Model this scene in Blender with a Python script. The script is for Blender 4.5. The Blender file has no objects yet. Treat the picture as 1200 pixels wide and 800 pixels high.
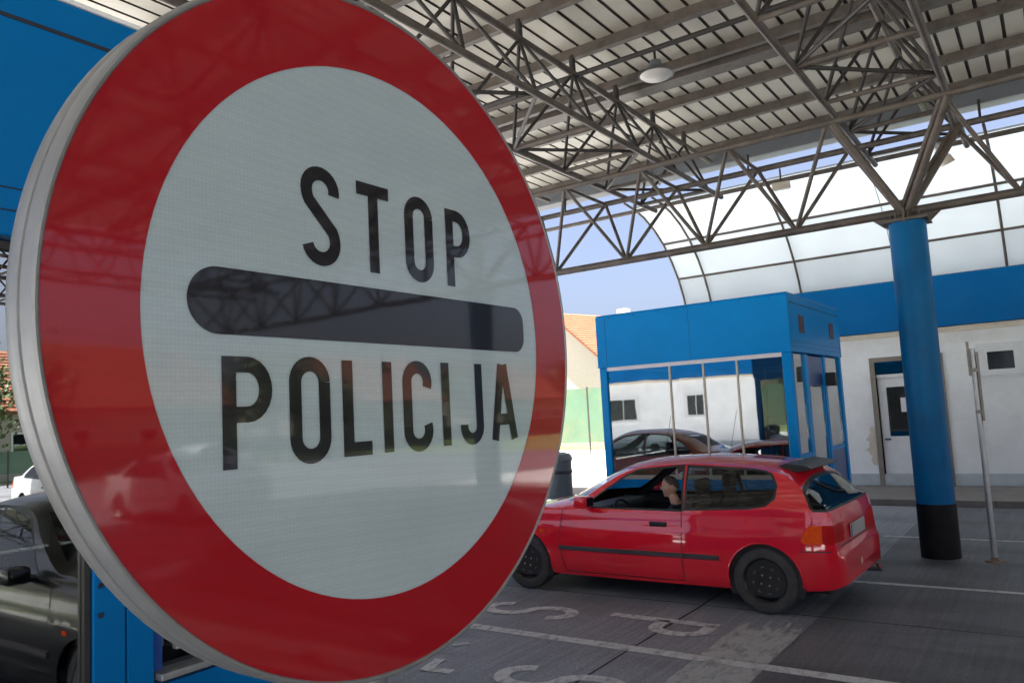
import bpy, bmesh, math, random
from mathutils import Vector, Matrix
random.seed(7)
R = math.radians
scene = bpy.context.scene
COL = scene.collection

# ------------------------------------------------------------------ camera
CAM_H = 1.85
cam_d = bpy.data.cameras.new("camera")
cam_d.sensor_width = 36.0
cam_d.lens = 36.0 * 907.82 / 1200.0
cam_d.clip_start = 0.02
cam_d.clip_end = 3000
cam = bpy.data.objects.new("camera", cam_d)
COL.objects.link(cam)
_y, _p, _r = R(55.037), R(5.457), R(-3.040)
fwd = Vector((-math.cos(_y)*math.cos(_p), math.sin(_y)*math.cos(_p), math.sin(_p)))
rgt = Vector((math.sin(_y), math.cos(_y), 0))
upv = rgt.cross(fwd)
r2 = math.cos(_r)*rgt + math.sin(_r)*upv
u2 = -math.sin(_r)*rgt + math.cos(_r)*upv
cam.matrix_world = Matrix(((r2.x, u2.x, -fwd.x, 0), (r2.y, u2.y, -fwd.y, 0), (r2.z, u2.z, -fwd.z, CAM_H), (0, 0, 0, 1)))
scene.camera = cam

# ------------------------------------------------------------------ light
SUN_FROM = Vector((0.20, -0.21, 0.93)).normalized()
elev = math.asin(SUN_FROM.z)
world = bpy.data.worlds.new("World")
scene.world = world
world.use_nodes = True
wn = world.node_tree
wn.nodes.clear()
sky = wn.nodes.new("ShaderNodeTexSky")
sky.sky_type = 'NISHITA'
sky.sun_disc = False
sky.sun_elevation = elev
sky.sun_rotation = math.atan2(SUN_FROM.x, SUN_FROM.y)
sky.air_density = 0.5
sky.dust_density = 6.0
sky.ozone_density = 0.2
bg = wn.nodes.new("ShaderNodeBackground")
bg.inputs[1].default_value = 0.070
wo = wn.nodes.new("ShaderNodeOutputWorld")
wn.links.new(sky.outputs[0], bg.inputs[0])
wn.links.new(bg.outputs[0], wo.inputs[0])
sun_d = bpy.data.lights.new("sun", 'SUN')
sun_d.energy = 5.0
sun_d.angle = R(0.55)
sun_d.color = (1.0, 0.965, 0.92)
sun = bpy.data.objects.new("sun", sun_d)
sun.rotation_euler = (-SUN_FROM).to_track_quat('-Z', 'Y').to_euler()
COL.objects.link(sun)
scene.view_settings.view_transform = 'Standard'
scene.view_settings.look = 'None'
scene.view_settings.gamma = 1.0
scene.view_settings.exposure = 2.58
scene.view_settings.use_curve_mapping = False
scene.cycles.max_bounces = 10
scene.cycles.diffuse_bounces = 6
scene.cycles.transparent_max_bounces = 16
scene.cycles.sample_clamp_indirect = 6.0

# ------------------------------------------------------------------ materials
def _nt(name):
    m = bpy.data.materials.new(name)
    m.use_nodes = True
    return m, m.node_tree, m.node_tree.nodes["Principled BSDF"]

def mat(name, col, rough=0.6, metal=0.0, var=0.12, scale=6.0, bump=0.0, bscale=60.0, coat=0.0, coat_rough=0.05,
        dirt=None, dirt_amt=0.0, dirt_scale=1.5, stretch=(1, 1, 1), spec=0.5, rvar=0.0, inside=False, coat_ior=1.5):
    """principled surface whose colour wanders with object-space noise; optional dirt patches, bump and clear coat"""
    m, nt, b = _nt(name)
    N, Lk = nt.nodes, nt.links
    tc = N.new("ShaderNodeTexCoord")
    mp = N.new("ShaderNodeMapping")
    mp.inputs["Scale"].default_value = stretch
    geo = N.new("ShaderNodeNewGeometry")
    Lk.new(geo.outputs["Position"], mp.inputs[0])
    no = N.new("ShaderNodeTexNoise")
    no.inputs["Scale"].default_value = scale
    no.inputs["Detail"].default_value = 6
    no.inputs["Roughness"].default_value = 0.65
    Lk.new(mp.outputs[0], no.inputs["Vector"])
    ramp = N.new("ShaderNodeValToRGB")
    lo = [max(0, c*(1-var)) for c in col]
    hi = [min(1, c*(1+var)) for c in col]
    ramp.color_ramp.elements[0].position = 0.3
    ramp.color_ramp.elements[1].position = 0.7
    ramp.color_ramp.elements[0].color = (*lo, 1)
    ramp.color_ramp.elements[1].color = (*hi, 1)
    Lk.new(no.outputs[0], ramp.inputs[0])
    out = ramp.outputs[0]
    if dirt:
        n2 = N.new("ShaderNodeTexNoise")
        n2.inputs["Scale"].default_value = dirt_scale
        n2.inputs["Detail"].default_value = 8
        n2.inputs["Roughness"].default_value = 0.7
        Lk.new(mp.outputs[0], n2.inputs["Vector"])
        r2_ = N.new("ShaderNodeValToRGB")
        r2_.color_ramp.elements[0].position = 0.48
        r2_.color_ramp.elements[1].position = 0.75
        r2_.color_ramp.elements[0].color = (0, 0, 0, 1)
        r2_.color_ramp.elements[1].color = (dirt_amt,)*3 + (1,)
        Lk.new(n2.outputs[0], r2_.inputs[0])
        mx = N.new("ShaderNodeMix")
        mx.data_type = 'RGBA'
        Lk.new(r2_.outputs[0], mx.inputs[0])
        Lk.new(out, mx.inputs[6])
        mx.inputs[7].default_value = (*dirt, 1)
        out = mx.outputs[2]
    if inside:
        # painted outside, dark trim on the inner face of the panel
        mi = N.new("ShaderNodeMix")
        mi.data_type = 'RGBA'
        Lk.new(geo.outputs["Backfacing"], mi.inputs[0])
        Lk.new(out, mi.inputs[6])
        mi.inputs[7].default_value = (0.012, 0.012, 0.013, 1)
        out = mi.outputs[2]
    Lk.new(out, b.inputs["Base Color"])
    b.inputs["Roughness"].default_value = rough
    if rvar:
        mr = N.new("ShaderNodeMapRange")
        mr.inputs[3].default_value = max(0.02, rough-rvar)
        mr.inputs[4].default_value = min(1, rough+rvar)
        Lk.new(no.outputs[0], mr.inputs[0])
        Lk.new(mr.outputs[0], b.inputs["Roughness"])
    b.inputs["Metallic"].default_value = metal
    b.inputs["Specular IOR Level"].default_value = spec
    if coat:
        b.inputs["Coat Weight"].default_value = coat
        b.inputs["Coat Roughness"].default_value = coat_rough
        b.inputs["Coat IOR"].default_value = coat_ior
    if bump:
        n3 = N.new("ShaderNodeTexNoise")
        n3.inputs["Scale"].default_value = bscale
        n3.inputs["Detail"].default_value = 4
        Lk.new(mp.outputs[0], n3.inputs["Vector"])
        bp = N.new("ShaderNodeBump")
        bp.inputs["Strength"].default_value = bump
        bp.inputs["Distance"].default_value = 0.01
        Lk.new(n3.outputs[0], bp.inputs["Height"])
        Lk.new(bp.outputs[0], b.inputs["Normal"])
    return m

def glass_mat(name, tint=(0.75, 0.8, 0.82), mirror=0.06, rough=0.01, mtint=(1, 1, 1)):
    """thin pane: tinted see-through plus a mirror share that grows toward grazing angles"""
    m = bpy.data.materials.new(name)
    m.use_nodes = True
    nt = m.node_tree
    nt.nodes.clear()
    N, Lk = nt.nodes, nt.links
    o = N.new("ShaderNodeOutputMaterial")
    t = N.new("ShaderNodeBsdfTransparent")
    t.inputs[0].default_value = (*tint, 1)
    g = N.new("ShaderNodeBsdfGlossy")
    g.inputs[0].default_value = (*mtint, 1)
    g.inputs["Roughness"].default_value = rough
    # Schlick: the same from either side of the pane
    lw = N.new("ShaderNodeLayerWeight")
    lw.inputs[0].default_value = 0.5
    fr = N.new("ShaderNodeMath")
    fr.operation = 'POWER'
    fr.inputs[1].default_value = 5.0
    Lk.new(lw.outputs["Facing"], fr.inputs[0])
    mr = N.new("ShaderNodeMapRange")
    mr.inputs[1].default_value = 0.0
    mr.inputs[2].default_value = 1.0
    mr.inputs[3].default_value = mirror
    mr.inputs[4].default_value = 1.0
    Lk.new(fr.outputs[0], mr.inputs[0])
    mx = N.new("ShaderNodeMixShader")
    Lk.new(mr.outputs[0], mx.inputs[0])
    Lk.new(t.outputs[0], mx.inputs[1])
    Lk.new(g.outputs[0], mx.inputs[2])
    # slight waviness so reflections are not perfect
    geo = N.new("ShaderNodeNewGeometry")
    no = N.new("ShaderNodeTexNoise")
    no.inputs["Scale"].default_value = 1.3
    bp = N.new("ShaderNodeBump")
    bp.inputs["Strength"].default_value = 0.05
    bp.inputs["Distance"].default_value = 0.02
    Lk.new(geo.outputs["Position"], no.inputs["Vector"])
    Lk.new(no.outputs[0], bp.inputs["Height"])
    Lk.new(bp.outputs[0], g.inputs["Normal"])
    Lk.new(mx.outputs[0], o.inputs[0])
    return m

def translucent_mat(name, col, share=0.5):
    m, nt, b = _nt(name)
    N, Lk = nt.nodes, nt.links
    geo = N.new("ShaderNodeNewGeometry")
    no = N.new("ShaderNodeTexNoise")
    no.inputs["Scale"].default_value = 1.1
    no.inputs["Detail"].default_value = 6
    Lk.new(geo.outputs["Position"], no.inputs["Vector"])
    ramp = N.new("ShaderNodeValToRGB")
    ramp.color_ramp.elements[0].position = 0.3
    ramp.color_ramp.elements[1].position = 0.7
    ramp.color_ramp.elements[0].color = (*[c*0.93 for c in col], 1)
    ramp.color_ramp.elements[1].color = (*col, 1)
    Lk.new(no.outputs[0], ramp.inputs[0])
    Lk.new(ramp.outputs[0], b.inputs["Base Color"])
    b.inputs["Roughness"].default_value = 0.5
    tr = N.new("ShaderNodeBsdfTranslucent")
    Lk.new(ramp.outputs[0], tr.inputs[0])
    mx = N.new("ShaderNodeMixShader")
    mx.inputs[0].default_value = share
    Lk.new(b.outputs[0], mx.inputs[1])
    Lk.new(tr.outputs[0], mx.inputs[2])
    Lk.new(mx.outputs[0], N["Material Output"].inputs[0])
    return m

def road_mat(name="road_concrete", dark=1.0):
    """worn grey concrete: blotches, fine cross streaks (broom marks run along Y), oil stains, grain bump"""
    m, nt, b = _nt(name)
    N, Lk = nt.nodes, nt.links
    geo = N.new("ShaderNodeNewGeometry")
    mp = N.new("ShaderNodeMapping")
    mp.inputs["Scale"].default_value = (26, 0.7, 1)
    Lk.new(geo.outputs["Position"], mp.inputs[0])
    st = N.new("ShaderNodeTexNoise")
    st.inputs["Scale"].default_value = 1.0
    st.inputs["Detail"].default_value = 5
    Lk.new(mp.outputs[0], st.inputs["Vector"])
    bl = N.new("ShaderNodeTexNoise")
    bl.inputs["Scale"].default_value = 0.55
    bl.inputs["Detail"].default_value = 7
    bl.inputs["Roughness"].default_value = 0.65
    Lk.new(geo.outputs["Position"], bl.inputs["Vector"])
    gr = N.new("ShaderNodeTexNoise")
    gr.inputs["Scale"].default_value = 55
    gr.inputs["Detail"].default_value = 3
    Lk.new(geo.outputs["Position"], gr.inputs["Vector"])
    def ramp(src, a, c, p0, p1):
        r_ = N.new("ShaderNodeValToRGB")
        r_.color_ramp.elements[0].position = p0
        r_.color_ramp.elements[1].position = p1
        r_.color_ramp.elements[0].color = (*a, 1)
        r_.color_ramp.elements[1].color = (*c, 1)
        Lk.new(src, r_.inputs[0])
        return r_.outputs[0]
    base = ramp(bl.outputs[0], [c*dark for c in (0.21, 0.22, 0.255)], [c*dark for c in (0.28, 0.29, 0.32)], 0.3, 0.7)
    s = ramp(st.outputs[0], (0.80,)*3, (1.13,)*3, 0.3, 0.7)
    g = ramp(gr.outputs[0], (0.70,)*3, (1.22,)*3, 0.3, 0.7)
    def mul(a, c):
        x = N.new("ShaderNodeMix")
        x.data_type = 'RGBA'
        x.blend_type = 'MULTIPLY'
        x.inputs[0].default_value = 1
        Lk.new(a, x.inputs[6])
        Lk.new(c, x.inputs[7])
        return x.outputs[2]
    oil = N.new("ShaderNodeTexNoise")
    oil.inputs["Scale"].default_value = 0.9
    oil.inputs["Detail"].default_value = 5
    oil.inputs["Distortion"].default_value = 0.6
    mp2 = N.new("ShaderNodeMapping")
    mp2.inputs["Location"].default_value = (3.1, 8.2, 0)
    mp2.inputs["Scale"].default_value = (0.5, 1.4, 1)
    Lk.new(geo.outputs["Position"], mp2.inputs[0])
    Lk.new(mp2.outputs[0], oil.inputs["Vector"])
    o = ramp(oil.outputs[0], (1, 1, 1), (0.55, 0.53, 0.51), 0.50, 0.68)
    Lk.new(mul(mul(mul(base, s), g), o), b.inputs["Base Color"])
    b.inputs["Roughness"].default_value = 0.62
    bp = N.new("ShaderNodeBump")
    bp.inputs["Strength"].default_value = 0.5
    bp.inputs["Distance"].default_value = 0.006
    Lk.new(gr.outputs[0], bp.inputs["Height"])
    Lk.new(bp.outputs[0], b.inputs["Normal"])
    return m

def worn_paint(name, col, thr=0.5, cover=0.9):
    """road paint with holes worn through it: transparent where worn"""
    m, nt, b = _nt(name)
    N, Lk = nt.nodes, nt.links
    geo = N.new("ShaderNodeNewGeometry")
    mp = N.new("ShaderNodeMapping")
    mp.inputs["Scale"].default_value = (2.2, 1.0, 1)
    Lk.new(geo.outputs["Position"], mp.inputs[0])
    n1 = N.new("ShaderNodeTexNoise")
    n1.inputs["Scale"].default_value = 5.0
    n1.inputs["Detail"].default_value = 9
    n1.inputs["Roughness"].default_value = 0.75
    Lk.new(mp.outputs[0], n1.inputs["Vector"])
    r_ = N.new("ShaderNodeValToRGB")
    r_.color_ramp.elements[0].position = thr-0.12
    r_.color_ramp.elements[1].position = thr+0.10
    r_.color_ramp.elements[0].color = (0.25, 0.25, 0.25, 1)
    r_.color_ramp.elements[1].color = (cover,)*3 + (1,)
    Lk.new(n1.outputs[0], r_.inputs[0])
    b.inputs["Base Color"].default_value = (*col, 1)
    b.inputs["Roughness"].default_value = 0.6
    t = N.new("ShaderNodeBsdfTransparent")
    mx = N.new("ShaderNodeMixShader")
    Lk.new(r_.outputs[0], mx.inputs[0])
    Lk.new(t.outputs[0], mx.inputs[1])
    Lk.new(b.outputs[0], mx.inputs[2])
    Lk.new(mx.outputs[0], N["Material Output"].inputs[0])
    return m

def sign_film(name, col, sat=0.04):
    """retro-reflective sheeting: honeycomb cells under a clear glossy film"""
    m, nt, b = _nt(name)
    N, Lk = nt.nodes, nt.links
    tc = N.new("ShaderNodeTexCoord")
    vo = N.new("ShaderNodeTexVoronoi")
    vo.inputs["Scale"].default_value = 330
    vo.inputs["Randomness"].default_value = 0.12
    Lk.new(tc.outputs["Object"], vo.inputs["Vector"])
    r_ = N.new("ShaderNodeValToRGB")
    r_.color_ramp.elements[0].position = 0.25
    r_.color_ramp.elements[1].position = 0.6
    r_.color_ramp.elements[0].color = (*[min(1, c*(1+sat)) for c in col], 1)
    r_.color_ramp.elements[1].color = (*[c*(1-2*sat) for c in col], 1)
    Lk.new(vo.outputs[0], r_.inputs[0])
    n1 = N.new("ShaderNodeTexNoise")
    n1.inputs["Scale"].default_value = 9
    n1.inputs["Detail"].default_value = 8
    n1.inputs["Roughness"].default_value = 0.7
    Lk.new(tc.outputs["Object"], n1.inputs["Vector"])
    r3 = N.new("ShaderNodeValToRGB")
    r3.color_ramp.elements[0].position = 0.3
    r3.color_ramp.elements[1].position = 0.7
    r3.color_ramp.elements[0].color = (0.96, 0.96, 0.96, 1)
    r3.color_ramp.elements[1].color = (1.03, 1.03, 1.03, 1)
    Lk.new(n1.outputs[0], r3.inputs[0])
    # thin scratches
    wv = N.new("ShaderNodeTexNoise")
    wv.inputs["Scale"].default_value = 30
    wv.inputs["Detail"].default_value = 2
    mp = N.new("ShaderNodeMapping")
    mp.inputs["Scale"].default_value = (1, 0.08, 1.6)
    mp.inputs["Rotation"].default_value = (0.35, 0, 0)
    Lk.new(tc.outputs["Object"], mp.inputs[0])
    Lk.new(mp.outputs[0], wv.inputs["Vector"])
    r4 = N.new("ShaderNodeValToRGB")
    r4.color_ramp.elements[0].position = 0.35
    r4.color_ramp.elements[1].position = 0.75
    r4.color_ramp.elements[0].color = (0.985, 0.985, 0.985, 1)
    r4.color_ramp.elements[1].color = (1.03, 1.03, 1.03, 1)
    Lk.new(wv.outputs[0], r4.inputs[0])
    # faint cross bands in the colour, imitating moire and reflective banding
    mpb = N.new("ShaderNodeMapping")
    mpb.inputs["Rotation"].default_value = (0.06, 0, 0)
    Lk.new(tc.outputs["Object"], mpb.inputs[0])
    wb = N.new("ShaderNodeTexWave")
    wb.wave_type = 'BANDS'
    wb.bands_direction = 'Z'
    wb.inputs["Scale"].default_value = 42
    wb.inputs["Distortion"].default_value = 1.5
    wb.inputs["Detail"].default_value = 2
    wb.inputs["Detail Scale"].default_value = 0.6
    Lk.new(mpb.outputs[0], wb.inputs["Vector"])
    r5 = N.new("ShaderNodeValToRGB")
    r5.color_ramp.elements[0].color = (0.982, 0.982, 0.982, 1)
    r5.color_ramp.elements[1].color = (1.015, 1.015, 1.015, 1)
    Lk.new(wb.outputs[0], r5.inputs[0])
    out = r_.outputs[0]
    for q in (r3.outputs[0], r4.outputs[0], r5.outputs[0]):
        x = N.new("ShaderNodeMix")
        x.data_type = 'RGBA'
        x.blend_type = 'MULTIPLY'
        x.inputs[0].default_value = 1
        Lk.new(out, x.inputs[6])
        Lk.new(q, x.inputs[7])
        out = x.outputs[2]
    Lk.new(out, b.inputs["Base Color"])
    b.inputs["Roughness"].default_value = 0.5
    b.inputs["Specular IOR Level"].default_value = 0.08
    b.inputs["Coat Weight"].default_value = 1.0
    b.inputs["Coat IOR"].default_value = 1.43
    b.inputs["Coat Roughness"].default_value = 0.038
    bp = N.new("ShaderNodeBump")
    bp.inputs["Strength"].default_value = 0.006
    bp.inputs["Distance"].default_value = 0.02
    n5 = N.new("ShaderNodeTexNoise")
    n5.inputs["Scale"].default_value = 12
    Lk.new(tc.outputs["Object"], n5.inputs["Vector"])
    Lk.new(n5.outputs[0], bp.inputs["Height"])
    Lk.new(bp.outputs[0], b.inputs["Coat Normal"])
    return m

M = {}
M['road'] = road_mat()
M['asphalt'] = road_mat("road_asphalt", 0.54)
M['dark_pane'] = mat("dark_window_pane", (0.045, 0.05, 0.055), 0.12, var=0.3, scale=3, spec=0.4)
M['ground'] = mat("pale_concrete", (0.50, 0.50, 0.49), 0.8, var=0.12, scale=0.4, bump=0.2)
M['grass'] = mat("grass", (0.10, 0.15, 0.04), 0.9, var=0.35, scale=1.2, bump=0.6, bscale=20)
M['pavers'] = mat("pavement", (0.20, 0.18, 0.165), 0.8, var=0.18, scale=3, bump=0.3)
M['paint'] = worn_paint("road_paint", (0.60, 0.61, 0.61), 0.42, 0.95)
M['paint_band'] = worn_paint("road_paint_band", (0.46, 0.47, 0.46), 0.42, 0.88)
M['joint'] = mat("joint", (0.03, 0.03, 0.03), 0.9)
M['steel'] = mat("brown_steel", (0.105, 0.088, 0.076), 0.55, var=0.35, scale=5, dirt=(0.085, 0.045, 0.028), dirt_amt=0.6, dirt_scale=3.0)
M['steel_dark'] = mat("dark_steel", (0.032, 0.028, 0.026), 0.55, var=0.25, scale=5)
M['sheet'] = mat("roof_sheet", (0.50, 0.475, 0.395), 0.5, var=0.05, scale=0.8, dirt=(0.33, 0.295, 0.225), dirt_amt=0.7, dirt_scale=0.7)
M['rib'] = mat("rib_recess_shade", (0.075, 0.062, 0.045), 0.7, var=0.2)  # dark brown put into the rib recesses in place of their shade
M['gutter'] = mat("gutter_grey", (0.13, 0.14, 0.155), 0.55, var=0.1)
M['poly'] = translucent_mat("arched_sheet", (0.60, 0.64, 0.66), 0.52)
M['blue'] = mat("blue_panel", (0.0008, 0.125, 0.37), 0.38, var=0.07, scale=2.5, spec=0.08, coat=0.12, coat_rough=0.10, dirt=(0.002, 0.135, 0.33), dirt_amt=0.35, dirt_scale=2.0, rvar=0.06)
M['blue_lit'] = mat("blue_panel_lit", (0.0004, 0.25, 0.66), 0.36, var=0.06, scale=1.5, spec=0.08, coat=0.12, coat_rough=0.10, dirt=(0.001, 0.22, 0.56), dirt_amt=0.4, dirt_scale=1.2)  # blue panel paint lightened to stand in for stronger light on the far booth
M['blue_pole'] = mat("blue_column_paint", (0.001, 0.125, 0.32), 0.42, spec=0.15, var=0.12, scale=3, dirt=(0.02, 0.08, 0.17), dirt_amt=0.6, dirt_scale=2.2, bump=0.15, bscale=18)
M['black_pole'] = mat("black_column_paint", (0.006, 0.006, 0.007), 0.55, var=0.3, scale=8, spec=0.2, dirt=(0.03, 0.03, 0.028), dirt_amt=0.5, dirt_scale=5)
M['blue_dark'] = mat("dark_blue_panel", (0.012, 0.05, 0.22), 0.3, var=0.1)
M['seam'] = mat("dark_seam", (0.01, 0.015, 0.03), 0.7)
M['wall'] = mat("white_render", (0.85, 0.87, 0.88), 0.85, var=0.05, scale=2.0, bump=0.15, bscale=40, dirt=(0.62, 0.60, 0.56), dirt_amt=0.5, dirt_scale=0.9)
M['plinth'] = mat("plinth_paint", (0.52, 0.57, 0.60), 0.8, var=0.08, dirt=(0.3, 0.28, 0.25), dirt_amt=0.5, dirt_scale=2)
M['white'] = mat("white_paint", (0.75, 0.76, 0.77), 0.45, var=0.05)
M['cream'] = mat("cream_trim", (0.62, 0.56, 0.46), 0.6, var=0.08)
M['brownframe'] = mat("brown_frame", (0.23, 0.20, 0.17), 0.6, var=0.2)
M['rust'] = mat("rusty_steel", (0.20, 0.13, 0.09), 0.8, var=0.4, scale=14, dirt=(0.3, 0.28, 0.26), dirt_amt=0.7, dirt_scale=6)
M['galv'] = mat("galvanised", (0.42, 0.43, 0.44), 0.42, metal=0.75, var=0.14, scale=10, bump=0.05, bscale=120)
M['alu'] = mat("sign_edge", (0.20, 0.208, 0.212), 0.45, metal=0.5, var=0.12, scale=14, bump=0.06, bscale=90, dirt=(0.25, 0.24, 0.22), dirt_amt=0.5, dirt_scale=12)
M['mirror_glass'] = glass_mat("booth_glass", (0.40, 0.43, 0.43), 0.40, 0.016, (0.76, 0.78, 0.79))
M['door_glass'] = glass_mat("door_glass", (0.30, 0.32, 0.32), 0.45, 0.006, (0.92, 0.94, 0.93))
M['window_glass'] = glass_mat("window_glass", (0.28, 0.31, 0.34), 0.10, 0.01)
M['car_glass'] = glass_mat("car_glass", (0.58, 0.64, 0.65), 0.035, 0.004)
M['sign_white'] = sign_film("sign_white_film", (0.33, 0.40, 0.43))
M['sign_red'] = sign_film("sign_red_film", (0.27, 0.006, 0.012), 0.03)
M['sign_black'] = sign_film("sign_black_film", (0.012, 0.012, 0.015), 0.02)
M['sign_back'] = mat("sign_back", (0.35, 0.36, 0.36), 0.5, metal=0.4)
M['car_red'] = mat("red_car_paint", (0.80, 0.006, 0.026), 0.34, var=0.06, scale=2, coat=1.0, coat_rough=0.03, coat_ior=1.72, spec=0.15, inside=True)
M['car_dark'] = mat("dark_car_paint", (0.005, 0.0055, 0.007), 0.3, var=0.1, scale=2, spec=0.3, coat=0.5, coat_rough=0.06, inside=True)
M['car_white'] = mat("white_car_paint", (0.72, 0.73, 0.73), 0.35, var=0.03, coat=1.0, coat_rough=0.04, inside=True)
M['car_orange'] = mat("copper_car_paint", (0.32, 0.055, 0.015), 0.35, var=0.05, coat=1.0, coat_rough=0.04, inside=True)
M['plastic'] = mat("black_plastic", (0.02, 0.02, 0.021), 0.5, var=0.15)
M['moulding'] = mat("grey_moulding", (0.055, 0.05, 0.06), 0.55, var=0.15)
M['rubber'] = mat("tyre_rubber", (0.05, 0.05, 0.052), 0.8, var=0.25, scale=12, bump=0.2, bscale=80)
M['rim'] = mat("black_steel_wheel", (0.014, 0.014, 0.016), 0.35, var=0.2, coat=0.5)
M['slot_glint'] = mat("wheel_slot_glint", (0.14, 0.14, 0.145), 0.4, metal=0.4, var=0.3, scale=60)  # grey metal in place of glints and light through the wheel holes
M['lug'] = mat("bare_steel", (0.5, 0.5, 0.5), 0.35, metal=0.9)
M['silverwheel'] = mat("silver_wheel", (0.45, 0.46, 0.47), 0.35, metal=0.8)
M['tail_red'] = mat("tail_lamp_red", (0.50, 0.006, 0.008), 0.35, var=0.2, scale=40, spec=0.08)
M['tail_orange'] = mat("tail_lamp_orange", (0.90, 0.085, 0.006), 0.35, var=0.2, scale=40, spec=0.08)
M['lampglass'] = mat("lamp_glass", (0.65, 0.66, 0.66), 0.12, var=0.1, scale=30, coat=1.0)
M['chrome'] = mat("chrome", (0.7, 0.7, 0.7), 0.15, metal=1.0)
M['plate'] = mat("number_plate", (0.45, 0.46, 0.44), 0.4, var=0.05)
M['seat'] = mat("dark_upholstery", (0.022, 0.022, 0.026), 0.85, var=0.2, scale=20)
M['skin'] = mat("skin", (0.62, 0.36, 0.26), 0.5, var=0.1, scale=18)
M['hair'] = mat("short_hair", (0.11, 0.08, 0.06), 0.7, var=0.3, scale=60)
M['shirt'] = mat("navy_shirt", (0.03, 0.034, 0.06), 0.85, var=0.2, scale=20)
M['trousers'] = mat("grey_trousers", (0.04, 0.04, 0.05), 0.85, var=0.2, scale=20)
M['roof_tile'] = mat("orange_tiles", (0.20, 0.068, 0.032), 0.8, var=0.2, scale=3)
M['house_wall'] = mat("house_wall", (0.42, 0.38, 0.32), 0.85, var=0.05)
M['netting'] = mat("green_netting", (0.075, 0.14, 0.085), 0.8, var=0.12, scale=0.8, dirt=(0.17, 0.15, 0.07), dirt_amt=0.9, dirt_scale=0.5)
M['bark'] = mat("bark", (0.10, 0.075, 0.05), 0.9, var=0.3, scale=14)
M['leaf'] = mat("leaves", (0.07, 0.11, 0.03), 0.6, var=0.4, scale=5)
M['bin'] = mat("grey_bin", (0.10, 0.12, 0.13), 0.6, var=0.15)
M['lampdisc'] = mat("lamp_diffuser", (0.70, 0.69, 0.64), 0.4, var=0.05)

# ------------------------------------------------------------------ helpers
def mesh_obj(name, bm, m, parent=None, smooth=None, mats=None):
    me = bpy.data.meshes.new(name)
    bm.normal_update()
    bm.to_mesh(me)
    bm.free()
    if mats:
        for q in mats:
            me.materials.append(M[q])
    else:
        me.materials.append(M[m])
    if smooth is not None:
        for p in me.polygons:
            p.use_smooth = True
        me.set_sharp_from_angle(angle=R(smooth))
    o = bpy.data.objects.new(name, me)
    COL.objects.link(o)
    if parent:
        o.parent = parent
    return o

def link_mesh(name, me, parent=None, mw=None):
    o = bpy.data.objects.new(name, me)
    COL.objects.link(o)
    if mw is not None:
        o.matrix_basis = mw
    if parent:
        o.parent = parent
    return o

def tag(o, label=None, cat=None, group=None, kind=None):
    if label: o["label"] = label
    if cat: o["category"] = cat
    if group: o["group"] = group
    if kind: o["kind"] = kind
    return o

def thing(name, label, cat, loc=(0, 0, 0), rz=0.0, group=None):
    o = bpy.data.objects.new(name, None)
    o.empty_display_size = 0.2
    o.location = loc
    o.rotation_euler = (0, 0, rz)
    COL.objects.link(o)
    return tag(o, label, cat, group)

def box(bm, x0, x1, y0, y1, z0, z1, bev=0.0):
    vs = [bm.verts.new((x, y, z)) for x in (x0, x1) for y in (y0, y1) for z in (z0, z1)]
    fs = []
    for idx in ((0, 1, 3, 2), (4, 6, 7, 5), (0, 4, 5, 1), (2, 3, 7, 6), (0, 2, 6, 4), (1, 5, 7, 3)):
        fs.append(bm.faces.new([vs[i] for i in idx]))
    if bev:
        es = list({e for f in fs for e in f.edges})
        bmesh.ops.bevel(bm, geom=es, offset=bev, segments=2, affect='EDGES', profile=0.5)

def boxo(name, x0, x1, y0, y1, z0, z1, m, parent=None, bev=0.0):
    bm = bmesh.new()
    box(bm, x0, x1, y0, y1, z0, z1, bev)
    return mesh_obj(name, bm, m, parent)

def tube(bm, pts, r, n=8, cap=True):
    rings = []
    P = [Vector(p) for p in pts]
    for i, p in enumerate(P):
        d = (P[min(i+1, len(P)-1)] - P[max(i-1, 0)]).normalized()
        a = d.orthogonal().normalized() if i == 0 else (rings_a - d*rings_a.dot(d)).normalized()
        rings_a = a
        b_ = d.cross(a)
        rr = r[i] if isinstance(r, (list, tuple)) else r
        rings.append([bm.verts.new(p + rr*(math.cos(2*math.pi*k/n)*a + math.sin(2*math.pi*k/n)*b_)) for k in range(n)])
    for i in range(len(rings)-1):
        for k in range(n):
            bm.faces.new((rings[i][k], rings[i][(k+1) % n], rings[i+1][(k+1) % n], rings[i+1][k]))
    if cap:
        bm.faces.new(rings[0][::-1])
        bm.faces.new(rings[-1])

def lathe(bm, prof, n=32, axis='Z', center=(0, 0, 0), cap=True):
    """prof: list of (radius, along-axis)"""
    cx = Vector(center)
    rings = []
    for r_, h_ in prof:
        ring = []
        for k in range(n):
            a = 2*math.pi*k/n
            c, s = r_*math.cos(a), r_*math.sin(a)
            v = {'Z': (c, s, h_), 'Y': (s, h_, c), 'X': (h_, c, s)}[axis]
            ring.append(bm.verts.new(cx + Vector(v)))
        rings.append(ring)
    for i in range(len(rings)-1):
        for k in range(n):
            bm.faces.new((rings[i][k], rings[i][(k+1) % n], rings[i+1][(k+1) % n], rings[i+1][k]))
    if cap and prof[0][0] > 1e-5:
        bm.faces.new(rings[0][::-1])
    if cap and prof[-1][0] > 1e-5:
        bm.faces.new(rings[-1])
    bmesh.ops.remove_doubles(bm, verts=bm.verts, dist=1e-6)

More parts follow.
